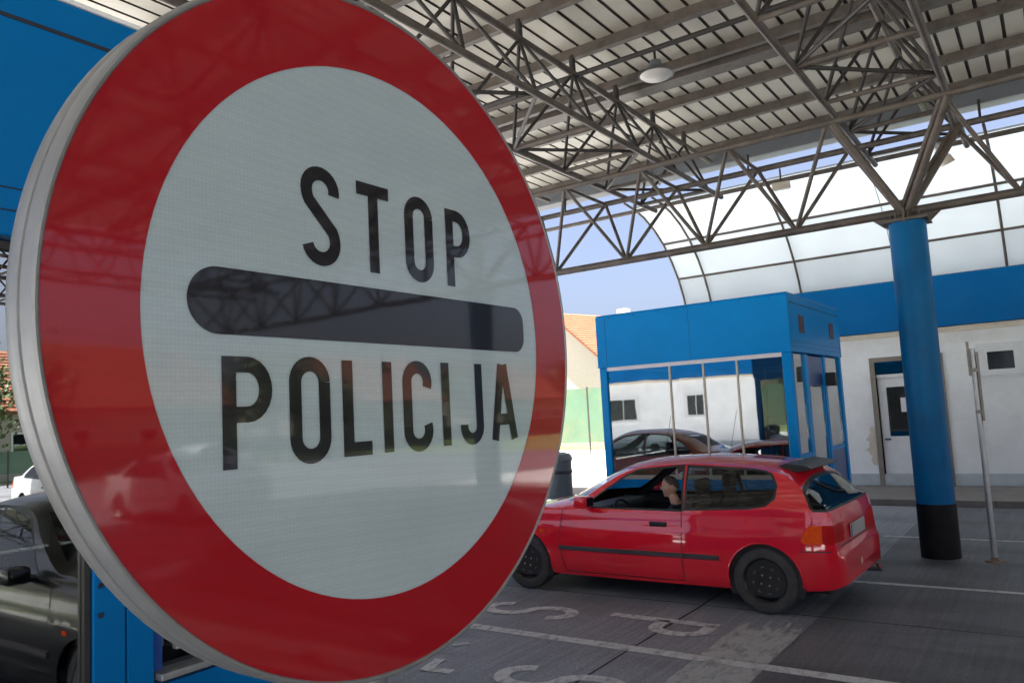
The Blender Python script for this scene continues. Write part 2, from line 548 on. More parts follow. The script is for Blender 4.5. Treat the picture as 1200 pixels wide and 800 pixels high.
def prism(bm, poly, y0, y1, axis='Y'):
    """extrude a 2-D polygon (a,b) along axis; XZ for Y, YZ for X, XY for Z"""
    def P(a, b, t):
        return {'Y': (a, t, b), 'X': (t, a, b), 'Z': (a, b, t)}[axis]
    v0 = [bm.verts.new(P(a, b, y0)) for a, b in poly]
    v1 = [bm.verts.new(P(a, b, y1)) for a, b in poly]
    n = len(poly)
    for i in range(n):
        bm.faces.new((v0[i], v0[(i+1) % n], v1[(i+1) % n], v1[i]))
    bm.faces.new(v0[::-1])
    bm.faces.new(v1)
    bmesh.ops.recalc_face_normals(bm, faces=bm.faces)

_unit = {}
def member(name, a, b, r, parent, m='steel', n=8):
    """one straight steel tube between two points; all tubes share one unit mesh"""
    key = (m, n)
    if key not in _unit:
        bm = bmesh.new()
        tube(bm, [(0, 0, 0), (0, 0, 1)], 1.0, n)
        me = bpy.data.meshes.new("unit_tube")
        bm.to_mesh(me)
        bm.free()
        me.materials.append(M[m])
        for p in me.polygons:
            p.use_smooth = True
        me.set_sharp_from_angle(angle=R(50))
        _unit[key] = me
    a, b = Vector(a), Vector(b)
    d = b-a
    q = d.to_track_quat('Z', 'Y')
    mw = Matrix.Translation(a) @ q.to_matrix().to_4x4() @ Matrix.Diagonal((r, r, d.length, 1))
    return link_mesh(name, _unit[key], parent, mw)

def beam(name, a, b, w, h, parent, m='steel'):
    """one rectangular beam sharing a unit box mesh"""
    key = ('box', m)
    if key not in _unit:
        bm = bmesh.new()
        box(bm, -.5, .5, -.5, .5, 0, 1)
        me = bpy.data.meshes.new("unit_beam")
        bm.normal_update()
        bm.to_mesh(me)
        bm.free()
        me.materials.append(M[m])
        _unit[key] = me
    a, b = Vector(a), Vector(b)
    d = b-a
    z = d.normalized()
    up = Vector((0, 0, 1)) if abs(z.z) < 0.99 else Vector((1, 0, 0))
    x = up.cross(z).normalized()
    y = z.cross(x)
    rot = Matrix((x, y, z)).transposed().to_4x4()
    mw = Matrix.Translation(a) @ rot @ Matrix.Diagonal((w, h, d.length, 1))
    return link_mesh(name, _unit[key], parent, mw)

# ================================================================== SETTING
boxo("ground", -400, 400, -400, 400, -1.0, 0.0, 'ground')["kind"] = "structure"
bm = bmesh.new()
def flat_rects(rects):
    bm = bmesh.new()
    for x0, x1, y0, y1 in rects:
        vs = [bm.verts.new(p) for p in ((x0, y0, 0.004), (x1, y0, 0.004), (x1, y1, 0.004), (x0, y1, 0.004))]
        bm.faces.new(vs)
    return bm
bm.free()
road = mesh_obj("road", flat_rects(((-15, -1.87, -1.2, 14.6),)), 'road')
tag(road, kind="structure")
tag(mesh_obj("asphalt_road", flat_rects(((-1.87, 22, -1.2, 14.6), (22, 34, -1.2, 70), (14.2, 22, 14.62, 70))), 'asphalt'), kind="structure")
pav = boxo("pavement", -15, 14, 14.6, 16.75, 0.0, 0.10, 'pavers', bev=0.01)
tag(pav, kind="structure")
_kerb_me = None
for i in range(29):
    if _kerb_me is None:
        bm = bmesh.new()
        box(bm, 0.004, 0.996, 0, 0.12, 0, 0.115, 0.012)
        k = mesh_obj("kerb_stone", bm, 'pavers', pav)
        _kerb_me = k.data
    else:
        k = link_mesh("kerb_stone", _kerb_me, pav)
    k.location = (-15 + i, 14.475, 0)
# grassland far out, both ends of the crossing
bm = bmesh.new()
for x0, x1, y0, y1 in ((-300, 300, 33, 300), (34, 300, -300, 33), (-300, 34, -300, -40)):
    bm.faces.new([bm.verts.new(p) for p in ((x0, y0, 0.006), (x1, y0, 0.006), (x1, y1, 0.006), (x0, y1, 0.006))])
tag(mesh_obj("grass", bm, 'grass'), "mown grass fields beyond the crossing", "grass", kind="stuff")

# ---- road markings and joints (children of the road)
def sheet(name, polys, m, z=0.008, parent=road):
    bm = bmesh.new()
    for poly in polys:
        f = bm.faces.new([bm.verts.new((x, y, z)) for x, y in poly])
        if f.normal.z < 0 or True:
            f.normal_update()
            if f.normal.z < 0:
                f.normal_flip()
    return mesh_obj(name, bm, m, parent)

def ragged_strip(x0, x1, y0, y1, n=24, amp=0.006, along='x'):
    polys = []
    prev = None
    for i in range(n+1):
        t = i/n
        if along == 'x':
            x = x0+(x1-x0)*t
            cur = ((x, y0+random.uniform(-amp, amp)), (x, y1+random.uniform(-amp, amp)))
        else:
            y = y0+(y1-y0)*t
            cur = ((x0+random.uniform(-amp, amp), y), (x1+random.uniform(-amp, amp), y))
        if prev:
            polys.append((prev[0], cur[0], cur[1], prev[1]))
        prev = cur
    return polys

sheet("lane_line", ragged_strip(-14, 11, 5.49, 5.62, 60), 'paint')
sheet("lane_line", ragged_strip(-14, 11, 8.45, 8.53, 60), 'paint')
sheet("lane_line", ragged_strip(-2.1, 11, 11.31, 11.38, 40), 'paint')
sheet("lane_line", ragged_strip(-14, 11, 2.05, 2.13, 60), 'paint')
sheet("bay_line", ragged_strip(-2.14, -2.08, 8.53, 9.62, 8, along='y'), 'paint')
# stop band across both lanes, its far end worn into teeth
polys = ragged_strip(-2.38, -1.87, 2.2, 5.5, 14, 0.01, 'y') + ragged_strip(-2.38, -1.87, 5.61, 6.35, 6, 0.01, 'y')
x = -2.38
for w, t0, t1 in ((.06, .10, .30), (.045, .16, .02), (.075, .05, .12), (.03, .40, .36), (.08, .20, .09), (.05, .02, .26), (.04, .42, .30), (.09, .14, .20), (.04, .30, .05)):
    polys.append(((x, 6.35), (x+w, 6.35), (x+w-.004, 6.35+t1), (x+w*.5, 6.35+(t0+t1)*.5+.03), (x+.004, 6.35+t0)))
    x += w
sheet("stop_band", polys, 'paint_band')

def stroke_polys(pts, w, closed=False):
    """ribbon quads of width w along a polyline with mitred joints"""
    P = [Vector((a, b)) for a, b in pts]
    n = len(P)
    L, Rr = [], []
    for i in range(n):
        if closed:
            a, b, c = P[i-1], P[i], P[(i+1) % n]
        else:
            a, b, c = P[max(i-1, 0)], P[i], P[min(i+1, n-1)]
        d1 = (b-a).normalized() if (b-a).length > 1e-9 else (c-b).normalized()
        d2 = (c-b).normalized() if (c-b).length > 1e-9 else d1
        n1 = Vector((-d1.y, d1.x))
        n2 = Vector((-d2.y, d2.x))
        mid = n1+n2
        if mid.length < 1e-6:
            mid = n1
        mid.normalize()
        k = 1/max(0.45, mid.dot(n1))
        L.append(b+mid*k*w/2)
        Rr.append(b-mid*k*w/2)
    out = []
    for i in range(n if closed else n-1):
        j = (i+1) % n
        out.append((tuple(L[i]), tuple(Rr[i]), tuple(Rr[j]), tuple(L[j])))
    return out

def arc(cx, cy, rx, ry, a0, a1, n=10):
    return [(cx+rx*math.cos(R(a0+(a1-a0)*i/n)), cy+ry*math.sin(R(a0+(a1-a0)*i/n))) for i in range(n+1)]

# big letters painted on the lanes (they read from the far side: up is +X, right is -Y)
def lane_letter(ch, X0, Y0, L, Wd, w=0.115):
    """letter of length L along +X starting at X0; width Wd toward -Y from Y0"""
    T = lambda u, v: (X0+v*L, Y0-u*Wd)
    if ch == 'P':
        S = [[(0, 0), (0, 1)], [(0, .95), (.55, .95)] + arc(.55, .735, .40, .215, 90, -90, 8) + [(0, .52)]]
    elif ch == 'S':
        S = [arc(.5, .76, .45, .2, 10, 180, 9) + arc(.5, .76, .45, .26, 180, 250, 4) + arc(.5, .24, .45, .26, 70, 0, 4) + arc(.5, .24, .45, .2, 0, -170, 9)]
    elif ch == 'T':
        S = [[(.5, 0), (.5, 1)], [(0, .94), (1, .94)]]
    else:
        S = [arc(.5, .5, .45, .46, 0, 360, 24)]
    polys = []
    for s in S:
        polys += stroke_polys([T(u, v) for u, v in s], w)
    sheet("painted_letter", polys, 'paint', 0.009)

lane_letter('P', -3.52, 6.40, 1.0, 0.36)
lane_letter('S', -4.80, 6.40, 0.98, 0.36)
lane_letter('S', -3.52, 4.86, 1.0, 0.38)
# remains of a fourth letter, mostly worn away
sheet("painted_letter", stroke_polys([(-4.12, 4.70), (-4.06, 4.47), (-3.84, 4.50)], .09) + stroke_polys([(-4.26, 5.02), (-4.18, 5.13)], .06), 'paint', 0.009)
for jx in (-8.9, -5.9, -2.91, 0.09, 3.1):
    sheet("expansion_joint", ragged_strip(jx-0.010, jx+0.010, -1.1, 14.4, 60, 0.004, 'y'), 'joint', 0.0065)
sheet("expansion_joint", ragged_strip(-14.8, 11.8, 7.02, 7.035, 60, 0.004), 'joint', 0.0060)

# ================================================================== CANOPY
BX, BY = 1.205, 1.27
ROOF_X0, ROOF_X1 = -9.8, 17.2
def edge_truss(Yc, label):
    t = thing("space_truss", label, "truss", (0, Yc, 4.0), group="triangular trusses along the lanes")
    xs = [-1.34 + BX*k for k in range(-7, 15)]
    def w(x, dy, z): return (x, dy, z-4.0)
    member("bottom_chord", w(xs[0]-.1, 0, 4.0), w(xs[-1]+.1, 0, 4.0), 0.052, t)
    for dy in (-.62, .62):
        member("top_chord", w(xs[0]+BX/2-.1, dy, 5.08), w(xs[-1]-BX/2+.1, dy, 5.08), 0.040, t)
    for i, x in enumerate(xs):
        for sx in (-1, 1):
            xm = x+sx*BX/2
            if not xs[0] < xm < xs[-1]:
                continue
            for dy in (-.62, .62):
                member("diagonal", w(x, 0, 4.0), w(xm, dy, 5.08), 0.026, t)
        if i < len(xs)-1:
            member("cross_tie", w(x+BX/2, -.62, 5.08), w(x+BX/2, .62, 5.08), 0.026, t)
    return t
edge_truss(10.1, "brown triangular lattice truss resting on the blue column in view")
edge_truss(-4.3, "brown triangular lattice truss behind the camera side")

def cross_truss(xc, label, y0k=-12, y1k=2):
    t = thing("roof_truss", label, "truss", (xc, 0, 5.33), group="roof trusses across the lanes")
    ys = [9.48 + BY*k for k in range(y0k, y1k+1)]
    hw = BX/2
    def w(dx, y, z): return (dx, y, z-5.33)
    for dx in (-hw, hw):
        member("bottom_chord", w(dx, ys[0]-.1, 5.33), w(dx, ys[-1]+.6, 5.33), 0.040, t)
    member("top_chord", w(0, ys[0]-.6, 6.40), w(0, ys[-1]+1.9, 6.40), 0.045, t)
    for i, y in enumerate(ys):
        member("cross_tie", w(-hw, y, 5.33), w(hw, y, 5.33), 0.030, t)
        for sy in (-1, 1):
            for dx in (-hw, hw):
                member("diagonal", w(dx, y, 5.33), w(0, y+sy*BY/2, 6.40), 0.023, t, 'steel_dark')
        if i < len(ys)-1:
            a = -hw if i % 2 else hw
            member("brace", w(a, y, 5.33), w(-a, ys[i+1], 5.33), 0.024, t, 'steel_dark')
    for y in [ys[0]-BY/2 + BY*k for k in range(len(ys)+1)]:
        member("post", w(0, y, 6.40), w(0, y, 6.64), 0.045, t, 'steel_dark')
    return t
for xc, lab in ((-8.57, "brown roof truss hidden behind the round sign"), (-4.95, "brown roof truss rising from the right edge of the round sign"),
                (-1.34, "brown roof truss ending above the blue column"), (2.27, "roof truss above the camera"), (5.88, "roof truss second from the open end behind the camera"),
                (9.5, "roof truss next to the open end behind the camera"), (13.1, "roof truss third behind the camera, next to the last"), (16.4, "last roof truss at the open end behind the camera")):
    cross_truss(xc, lab)

rf = thing("canopy_roof", "ribbed beige metal canopy roof on brown purlins over the lanes", "roof", (0, 0, 6.62))
PY = [10.14 + BY*k for k in range(-13, 4)]
for k, y in enumerate(PY):
    beam("purlin", (ROOF_X0, y, 0.05), (ROOF_X1, y, 0.05), 0.09, 0.14, rf, 'steel')
    if k in (12, 6):
        member("tie_beam", (ROOF_X0+.4, y+.02, -0.24), (ROOF_X1-.4, y+.02, -0.24), 0.035, rf, 'steel_dark')
# profiled sheets: wide pans with narrow ribs pressed upward, recess shade painted dark brown
def sheet_mesh():
    bm = bmesh.new()
    prof = []
    for k in range(4):
        x = k*0.26
        prof += [(x, 0), (x+0.214, 0), (x+0.216, 0.02), (x+0.258, 0.02)]
    prof.append((1.04, 0))
    y0, y1 = -5.1, 14.05
    a = [bm.verts.new((x, y0, z)) for x, z in prof]
    b_ = [bm.verts.new((x, y1, z)) for x, z in prof]
    for i in range(len(prof)-1):
        f = bm.faces.new((a[i], b_[i], b_[i+1], a[i+1]))
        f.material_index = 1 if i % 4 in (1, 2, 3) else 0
    r_ = bmesh.ops.extrude_face_region(bm, geom=list(bm.faces))
    bmesh.ops.translate(bm, vec=(0, 0, 0.012), verts=[v for v in r_['geom'] if isinstance(v, bmesh.types.BMVert)])
    bmesh.ops.recalc_face_normals(bm, faces=bm.faces)
    return bm
first = None
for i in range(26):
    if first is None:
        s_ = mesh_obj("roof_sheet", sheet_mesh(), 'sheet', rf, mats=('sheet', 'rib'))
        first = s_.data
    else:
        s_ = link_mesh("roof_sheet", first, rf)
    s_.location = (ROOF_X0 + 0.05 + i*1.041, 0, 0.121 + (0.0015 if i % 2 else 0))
boxo("gutter", ROOF_X0, ROOF_X1, 14.0, 14.35, -0.28, 0.12, 'gutter', rf, 0.02)
for xg in (-6.2, -2.6, 1.0):
    boxo("gutter_strap", xg-.02, xg+.02, 13.98, 14.37, -0.30, 0.0, 'gutter', rf)
beam("valley_beam", (ROOF_X0, 10.55, 0.03), (ROOF_X1, 10.55, 0.03), 0.30, 0.10, rf, 'steel')

# ---- curved translucent eave on the far side
ARCH = [(14.05, 6.02), (14.45, 5.98), (14.9, 5.89), (15.4, 5.70), (15.85, 5.44), (16.25, 5.09), (16.55, 4.74), (16.78, 4.36), (16.92, 4.0), (16.98, 3.7)]
av = thing("curved_eave", "white translucent curved eave on thin brown ribs above the far building", "canopy", (0, 0, 3.7))
def arch_pts(off=0.0):
    out = []
    for i, (y, z) in enumerate(ARCH):
        a = Vector(ARCH[max(i-1, 0)])
        b_ = Vector(ARCH[min(i+1, len(ARCH)-1)])
        d = (b_-a).normalized()
        nn = Vector((-d.y, d.x))
        if nn.y < 0 and i < 2:
            nn = -nn
        nn = Vector((abs(nn.x), abs(nn.y)))
        out.append((y+nn.x*off, z+nn.y*off-3.7))
    return out
AX0, AX1 = -6.85, 9.5
xs = [AX0, -6.24, -4.27] + [-4.27 + 1.85*k for k in range(1, 8)]
outp, inp = arch_pts(0.03), arch_pts(0.022)
for i in range(len(xs)-1):
    # several sheets up the curve, each a piece of its own
    for j0, j1 in ((1, 4), (4, 6), (6, 9)):
        bm = bmesh.new()
        x0, x1 = xs[i]+.0005, xs[i+1]-.0005
        rows = []
        for (y, z), (y2, z2) in list(zip(outp, inp))[j0:j1+1]:
            rows.append((bm.verts.new((x0, y, z)), bm.verts.new((x1, y, z)), bm.verts.new((x1, y2, z2)), bm.verts.new((x0, y2, z2))))
        for a, b_ in zip(rows, rows[1:]):
            for q in range(4):
                bm.faces.new((a[q], a[(q+1) % 4], b_[(q+1) % 4], b_[q]))
        bm.faces.new(rows[0][::-1])
        bm.faces.new(rows[-1])
        bmesh.ops.recalc_face_normals(bm, faces=bm.faces)
        mesh_obj("panel", bm, 'poly', av, 40)
for i, x in enumerate(xs):
    bm = bmesh.new()
    big = (i in (0, 1, 2)) or (i > 2 and i % 2 == 0)
    tube(bm, [(x, y, z) for y, z in arch_pts(-0.01)], 0.026 if big else 0.007, 6)
    mesh_obj("rib" if big else "joint_strip", bm, 'steel' if big else 'gutter', av, 50)
for y, z, x0, r_ in ((14.0, 6.08, -13, 0.05), (14.5, 5.93, -13, 0.045), (15.85, 5.44, AX0, 0.028), (16.55, 4.74, AX0, 0.026)):
    member("purlin", (x0, y, z-3.7), (AX1, y, z-3.7), r_, av, 'steel')
for x in (-12, -8.2, -4.27, -0.6, 3.0):
    member("hanger", (x, 13.95, 2.38), (x, 14.0, 2.7), 0.02, av, 'steel_dark')

# ---- columns
def column(loc, label):
    t = thing("canopy_column", label, "column", loc, group="blue canopy columns")
    bm = bmesh.new()
    tube(bm, [(0, 0, 0.60), (0, 0, 3.86)], 0.202, 40)
    mesh_obj("shaft", bm, 'blue_pole', t, 40)
    bm = bmesh.new()
    lathe(bm, [(0.205, 0.0), (0.2065, 0.58), (0.205, 0.605), (0.19, 0.61)], 40)
    mesh_obj("painted_base", bm, 'black_pole', t, 40)
    bm = bmesh.new()
    box(bm, -.24, .24, -.24, .24, 3.86, 3.885)
    prism(bm, [(-.42, 4.0), (-.24, 3.84), (.24, 3.84), (.42, 4.0)], -.012, .012, 'Y')
    prism(bm, [(-.24, 4.0), (-.22, 3.84), (.22, 3.84), (.24, 4.0)], -.012, .012, 'X')
    for k in range(8):
        a = k*math.pi/4+.2
        tube(bm, [(.17*math.cos(a), .17*math.sin(a), 3.88), (.17*math.cos(a), .17*math.sin(a), 3.99)], .012, 6)
    mesh_obj("bearing_plate", bm, 'steel', t)
    for k in range(4):
        a = math.pi/4+k*math.pi/2
        member("strut", (0, 0, 3.95), (.6*math.copysign(1, math.cos(a)), .62*math.copysign(1, math.sin(a)), 5.06), 0.045, t)
    return t
column((-1.28, 10.1, 0.0), "blue round column with black base beside the far booth")
column((-1.28, -4.3, 0.0), "blue round column behind the camera")
column((7.1, -4.3, 0.0), "blue round column at the open end behind the camera")
column((7.1, 10.1, 0.0), "blue round column far along the lane behind the camera")

# ---- luminaires
def dish_lamp(loc, label):
    t = thing("ceiling_lamp", label, "lamp", loc, group="canopy lamps")
    bm = bmesh.new()
    lathe(bm, [(0.0, 0.20), (0.07, 0.20), (0.09, 0.12), (0.22, 0.02), (0.24, 0.0), (0.23, 0.0), (0.21, 0.012)], 28)
    mesh_obj("housing", bm, 'gutter', t, 35)
    bm = bmesh.new()
    lathe(bm, [(0.215, 0.005), (0.17, -0.03), (0.08, -0.05), (0.0, -0.055)], 28)
    mesh_obj("diffuser", bm, 'lampdisc', t, 60)
    member("stem", (0, 0, .19), (0, 0, .42), .018, t, 'steel_dark')
dish_lamp((-3.95, 9.30, 6.22), "round dish lamp under the roof left of the column")
dish_lamp((3.0, 5.0, 6.22), "round dish lamp under the roof behind the camera")
def flood(loc, rz, label, sc=1.0):
    t = thing("floodlight", label, "lamp", loc, rz, group="small floodlights on the truss")
    t.scale = (sc,)*3
    boxo("housing", -.14, .14, -.05, .05, -.08, .03, 'cream', t, .01)
    boxo("lens", -.12, .12, -.04, .04, -.09, -.081, 'lampdisc', t)
    member("bracket", (0, 0, .02), (0, 0, .26), .014, t, 'steel_dark')
flood((-3.72, 14.0, 5.72), 0.1, "small floodlight hanging from the eave rail left of the column", 1.1)
t = thing("pipe_lamp", "slanted grey pipe lamp hanging behind the truss right of the column", "lamp", (-1.15, 12.6, 5.2))
bm = bmesh.new()
tube(bm, [(0, 0, 0.35), (0.12, 0.1, 0.02)], [.09, .07], 14)
mesh_obj("pipe", bm, 'galv', t, 40)
bm = bmesh.new()
tube(bm, [(0.11, 0.09, 0.06), (0.15, 0.12, -0.05)], [.085, .10], 14)
mesh_obj("hood", bm, 'cream', t, 40)

# ================================================================== FAR BUILDING
def building(name, label, Yf, x0, x1, depth, doors, wins, face=-1, group=None):
    """long white block; front wall at Yf looking toward face*Y"""
    t = thing(name, label, "building", ((x0+x1)/2, Yf, 0.0), group=group)
    ox = (x0+x1)/2
    s = face
    def b(name, xa, xb, ya, yb, za, zb, m, par=t, bev=0.0):
        ys = sorted((-s*ya, -s*yb))
        return boxo(name, xa-ox, xb-ox, ys[0], ys[1], za, zb, m, par, bev)
    # wall built round its openings
    ops = sorted(doors + wins)
    bm = bmesh.new()
    def piece(xa, xb, za, zb):
        if xb-xa > 1e-4 and zb-za > 1e-4:
            ys = sorted((0.0, -s*0.25))
            box(bm, xa-ox, xb-ox, ys[0], ys[1], za, zb)
    cur = x0
    for (xa, xb, za, zb, kind) in ops:
        piece(cur, xa, 0.1, 4.02)
        piece(xa, xb, 0.1, za)
        piece(xa, xb, zb, 4.02)
        cur = xb
    piece(cur, x1, 0.1, 4.02)
    mesh_obj("wall", bm, 'wall', t)
    b("side_wall", x0, x0+.25, .252, depth, 0.1, 4.02, 'wall')
    b("side_wall", x1-.25, x1, .252, depth, 0.1, 4.02, 'wall')
    b("rear_wall", x0+.252, x1-.252, depth-.25, depth, 0.1, 4.02, 'wall')
    b("floor_slab", x0+.26, x1-.26, .26, depth-.26, 0.02, 0.11, 'pavers')
    b("plinth", x0-.01, x1+.01, -.012, .0, 0.1, 0.33, 'plinth')
    b("roof_slab", x0-.1, x1+.1, .0, depth+.1, 4.022, 4.10, 'gutter')
    # fascia of butted blue panels
    n = max(1, round((x1-x0)/2.4))
    w = (x1-x0+.3)/n
    for i in range(n):
        b("fascia_panel", x0-.15+i*w+.004, x0-.15+(i+1)*w-.004, -.16, -.004, 3.10, 4.07, 'blue', bev=.006)
    b("trim", x0-.12, x1+.12, -.13, -.006, 2.99, 3.085, 'cream')
    for (xa, xb, za, zb, kind) in ops:
        if kind == 'door':
            f = b("door_frame", xa-.09, xa, -.03, .12, za, zb+.09, 'brownframe')
            b("door_frame", xb, xb+.09, -.03, .12, za, zb+.09, 'brownframe')
            b("door_frame", xa, xb, -.03, .12, zb, zb+.09, 'brownframe')
            b("transom_bar", xa, xb, .03, .12, 2.20, 2.27, 'white')
            tp = b("transom_pane", xa+.01, xb-.01, .07, .08, 2.275, zb-.005, 'window_glass')
            d = b("door", xa+.02, xb-.02, .05, .09, za+.02, 1.05, 'white', bev=.004)
            b("stile", xa+.02, xa+.16, .05, .09, 1.052, 2.19, 'white', d)
            b("stile", xb-.16, xb-.02, .05, .09, 1.052, 2.19, 'white', d)
            b("rail", xa+.162, xb-.162, .05, .09, 2.02, 2.19, 'white', d)
            b("pane", xa+.165, xb-.165, .066, .074, 1.055, 2.017, 'window_glass', d)
            b("notice", xa+.40, xa+.62, .060, .063, 1.52, 1.80, 'white', d)
            b("handle", xa+.06, xa+.17, .02, .045, 0.98, 1.01, 'plastic', d)
        else:
            b("architrave", xa-.11, xb+.11, -.022, -.003, zb+.002, zb+.10, 'white')
            b("architrave", xa-.11, xa-.002, -.022, -.003, za-.10, zb, 'white')
            b("architrave", xb+.002, xb+.11, -.022, -.003, za-.10, zb, 'white')
            fr = b("window", xa, xa+.06, -.02, .1, za, zb, 'white')
            b("frame", xb-.06, xb, -.02, .1, za, zb, 'white', fr)
            b("frame", xa+.061, xb-.061, -.02, .1, zb-.06, zb, 'white', fr)
            b("frame", xa+.061, xb-.061, -.02, .1, za, za+.06, 'white', fr)
            b("pane", xa+.061, xb-.061, .06, .07, za+.061, zb-.061, 'dark_pane', fr)
            if xb-xa > .7: b("glazing_bar", (xa+xb)/2-.014, (xa+xb)/2+.014, .03, .058, za+.061, zb-.061, 'white', fr)
            b("sill", xa-.05, xb+.05, -.07, -.003, za-.045, za-.003, 'white', fr)
    return t
fb = building("office_building", "long white building with blue fascia behind the column", 16.8, -6.75, 9.5, 5.0,
         [(-2.97, -1.85, 0.1, 2.52, 'door')], [(-1.10, -0.56, 2.17, 2.62, 'win'), (2.5, 3.9, 1.1, 2.3, 'win'), (5.5, 6.9, 1.1, 2.3, 'win')])
# bare plaster patch beside the door frame
bm = bmesh.new()
prev = None
pts = [(-3.15-.07*math.sin(k*math.pi/23)*(1+.5*math.sin(k*.9)+.3*math.sin(k*2.1+1)), .50+k*.033) for k in range(24)]
f = bm.faces.new([bm.verts.new((x-1.375, -.0135 if z < .33 else -.004, z)) for x, z in pts] + [bm.verts.new((-3.07-1.375, -.004, 1.25)), bm.verts.new((-3.07-1.375, -.004, .5))])
mesh_obj("plaster_patch", bm, 'cream', fb)
ob = building("office_building", "white building with blue fascia seen only as reflection in the booth glass", -14.0, -26, 3, 4.0, [],
         [(-17.5, -16.0, 1.3, 2.4, 'win'), (-13.6, -12.7, 1.4, 2.4, 'win'), (-10.3, -9.3, 1.5, 2.4, 'win'), (-6.5, -5.3, 1.3, 2.4, 'win')], face=1)

M['bracket'] = mat("weathered_bracket", (0.30, 0.27, 0.25), 0.7, var=0.35, scale=14, dirt=(0.16, 0.10, 0.07), dirt_amt=0.8, dirt_scale=7)
# ---- rusty pole in front of the building
t = thing("rusty_pole", "thin grey rusty pole with bracket right of the blue column", "pole", (-0.75, 9.98, 0))
bm = bmesh.new()
tube(bm, [(0, 0, 0), (0, 0, 1.7), (0, 0, 2.32)], [.030, .030, .028], 12)
mesh_obj("shaft", bm, 'galv', t, 40)
bm = bmesh.new()
lathe(bm, [(.10, 0.004), (.095, .014), (.045, .02), (.034, .05)], 20)
mesh_obj("foot", bm, 'rust', t, 40)
bm = bmesh.new()
box(bm, -.055, -.032, -.03, .03, 2.02, 2.40)
box(bm, .032, .05, -.03, .03, 1.52, 2.28)
box(bm, -.03, .031, -.036, -.030, 2.06, 2.10)
box(bm, -.03, .031, -.036, -.030, 1.60, 1.64)
mesh_obj("bracket", bm, 'bracket', t)

# ================================================================== BOOTHS
def booth(name, label, x0, x1, y0, y1, ztop, zband, face_x, group, front_sign):
    """blue kiosk; front_sign -1 means the long glazed face looks toward -Y; face_x = layout of the +X end"""
    t = thing(name, label, "booth", ((x0+x1)/2, (y0+y1)/2, 0.0), group=group)
    ox, oy = (x0+x1)/2, (y0+y1)/2
    BL = 'blue_lit' if front_sign < 0 else 'blue'
    def b(nm, xa, xb, ya, yb, za, zb, m, par=t, bev=0.0):
        return boxo(nm, xa-ox, xb-ox, ya-oy, yb-oy, za, zb, m, par, bev)
    p = .11
    for xa in (x0, x1-p):
        for ya in (y0, y1-p):
            b("corner_post", xa, xa+p, ya, ya+p, .0, zband-.002, BL, bev=.012)
    # band of panels round the top
    b("band_panel", x0-.012, x1+.012, y0-.015, y0+.05, zband, ztop, BL, bev=.010)
    b("band_panel", x0-.012, x1+.012, y1-.05, y1+.015, zband, ztop, BL, bev=.010)
    b("band_panel", x0-.012, x0+.05, y0+.051, y1-.051, zband, ztop, BL, bev=.008)
    b("band_panel", x1-.05, x1+.010, y0+.051, y1-.051, zband, ztop, BL, bev=.008)
    for zz in (ztop-.105,):
        b("band_seam", x1+.0105, x1+.0125, y0+.06, y1-.06, zz, zz+.012, 'seam')
    for zz in (zband+.065, zband+.125):
        b("band_seam", x1+.0105, x1+.0120, y0+.06, y1-.06, zz, zz+.004, 'seam')
    b("roof", x0-.008, x1+.012, y0-.010, y1+.010, ztop+.001, ztop+.016, BL if front_sign < 0 else 'white', bev=.005)
    for xs_ in (x0+.13, x0+1.32):
        b("panel_joint", xs_, xs_+.004, y0-.0165, y0-.0155, zband+.01, ztop-.012, 'seam')
    b("drip_edge", x0-.014, x1+.014, y0-.022, y0-.0155, zband-.004, zband+.012, BL)
    for q in range(7):
        xr_ = x0+.2+q*(x1-x0-.4)/6
        b("rivet", xr_-.006, xr_+.006, y0-.0175, y0-.0155, ztop-.035, ztop-.023, 'seam')
    b("floor", x0+.12, x1-.12, y0+.12, y1-.12, .01, .09, 'pavers')
    b("counter", x0+.25, x1-.25, (y0+y1)/2-.3, (y0+y1)/2+.3, .85, .90, 'cream')
    b("cabinet", x0+.35, x1-.9, y0+1.2, y0+1.6, .1, 1.6, 'gutter')
    # glazed long faces
    zs = 0.94
    for (yy, s) in ((y0, 1), (y1, -1)):
        ya, yb = sorted((yy+s*.025, yy+s*.035))
        la, lb = sorted((yy+s*.01, yy+s*.06))
        n = 5
        w = (x1-x0-2*p)/n
        xs = [x0+p, x0+p+.9, x0+p+1.35, x0+p+1.78, x1-p]
        for i in range(4):
            b("pane", xs[i]+.012, xs[i+1]-.012, ya, yb, zs+.05, zband-.055, 'mirror_glass')
            b("sill_panel", xs[i]+.004, xs[i+1]-.004, la, lb, .1, zs-.002, BL, bev=.005)
        for i in (1, 2, 3):
            b("mullion", xs[i]-.011, xs[i]+.011, la, lb, zs+.05, zband-.055, 'cream')
        b("head_rail", xs[0], xs[-1], la, lb, zband-.053, zband-.003, 'white' if s > 0 else BL)
        b("bottom_rail", xs[0], xs[-1], la, lb, zs, zs+.048, 'cream')
    # -X end: plain panels with one pane
    b("end_panel", x0+.012, x0+.06, y0+p+.002, y1-p-.002, .1, 1.18, BL, bev=.005)
    b("end_pane", x0+.025, x0+.035, y0+p+.01, y1-p-.01, 1.2, zband-.01, 'mirror_glass')
    face_x(t, b, x0, x1, y0, y1, ztop, zband, p)
    return t

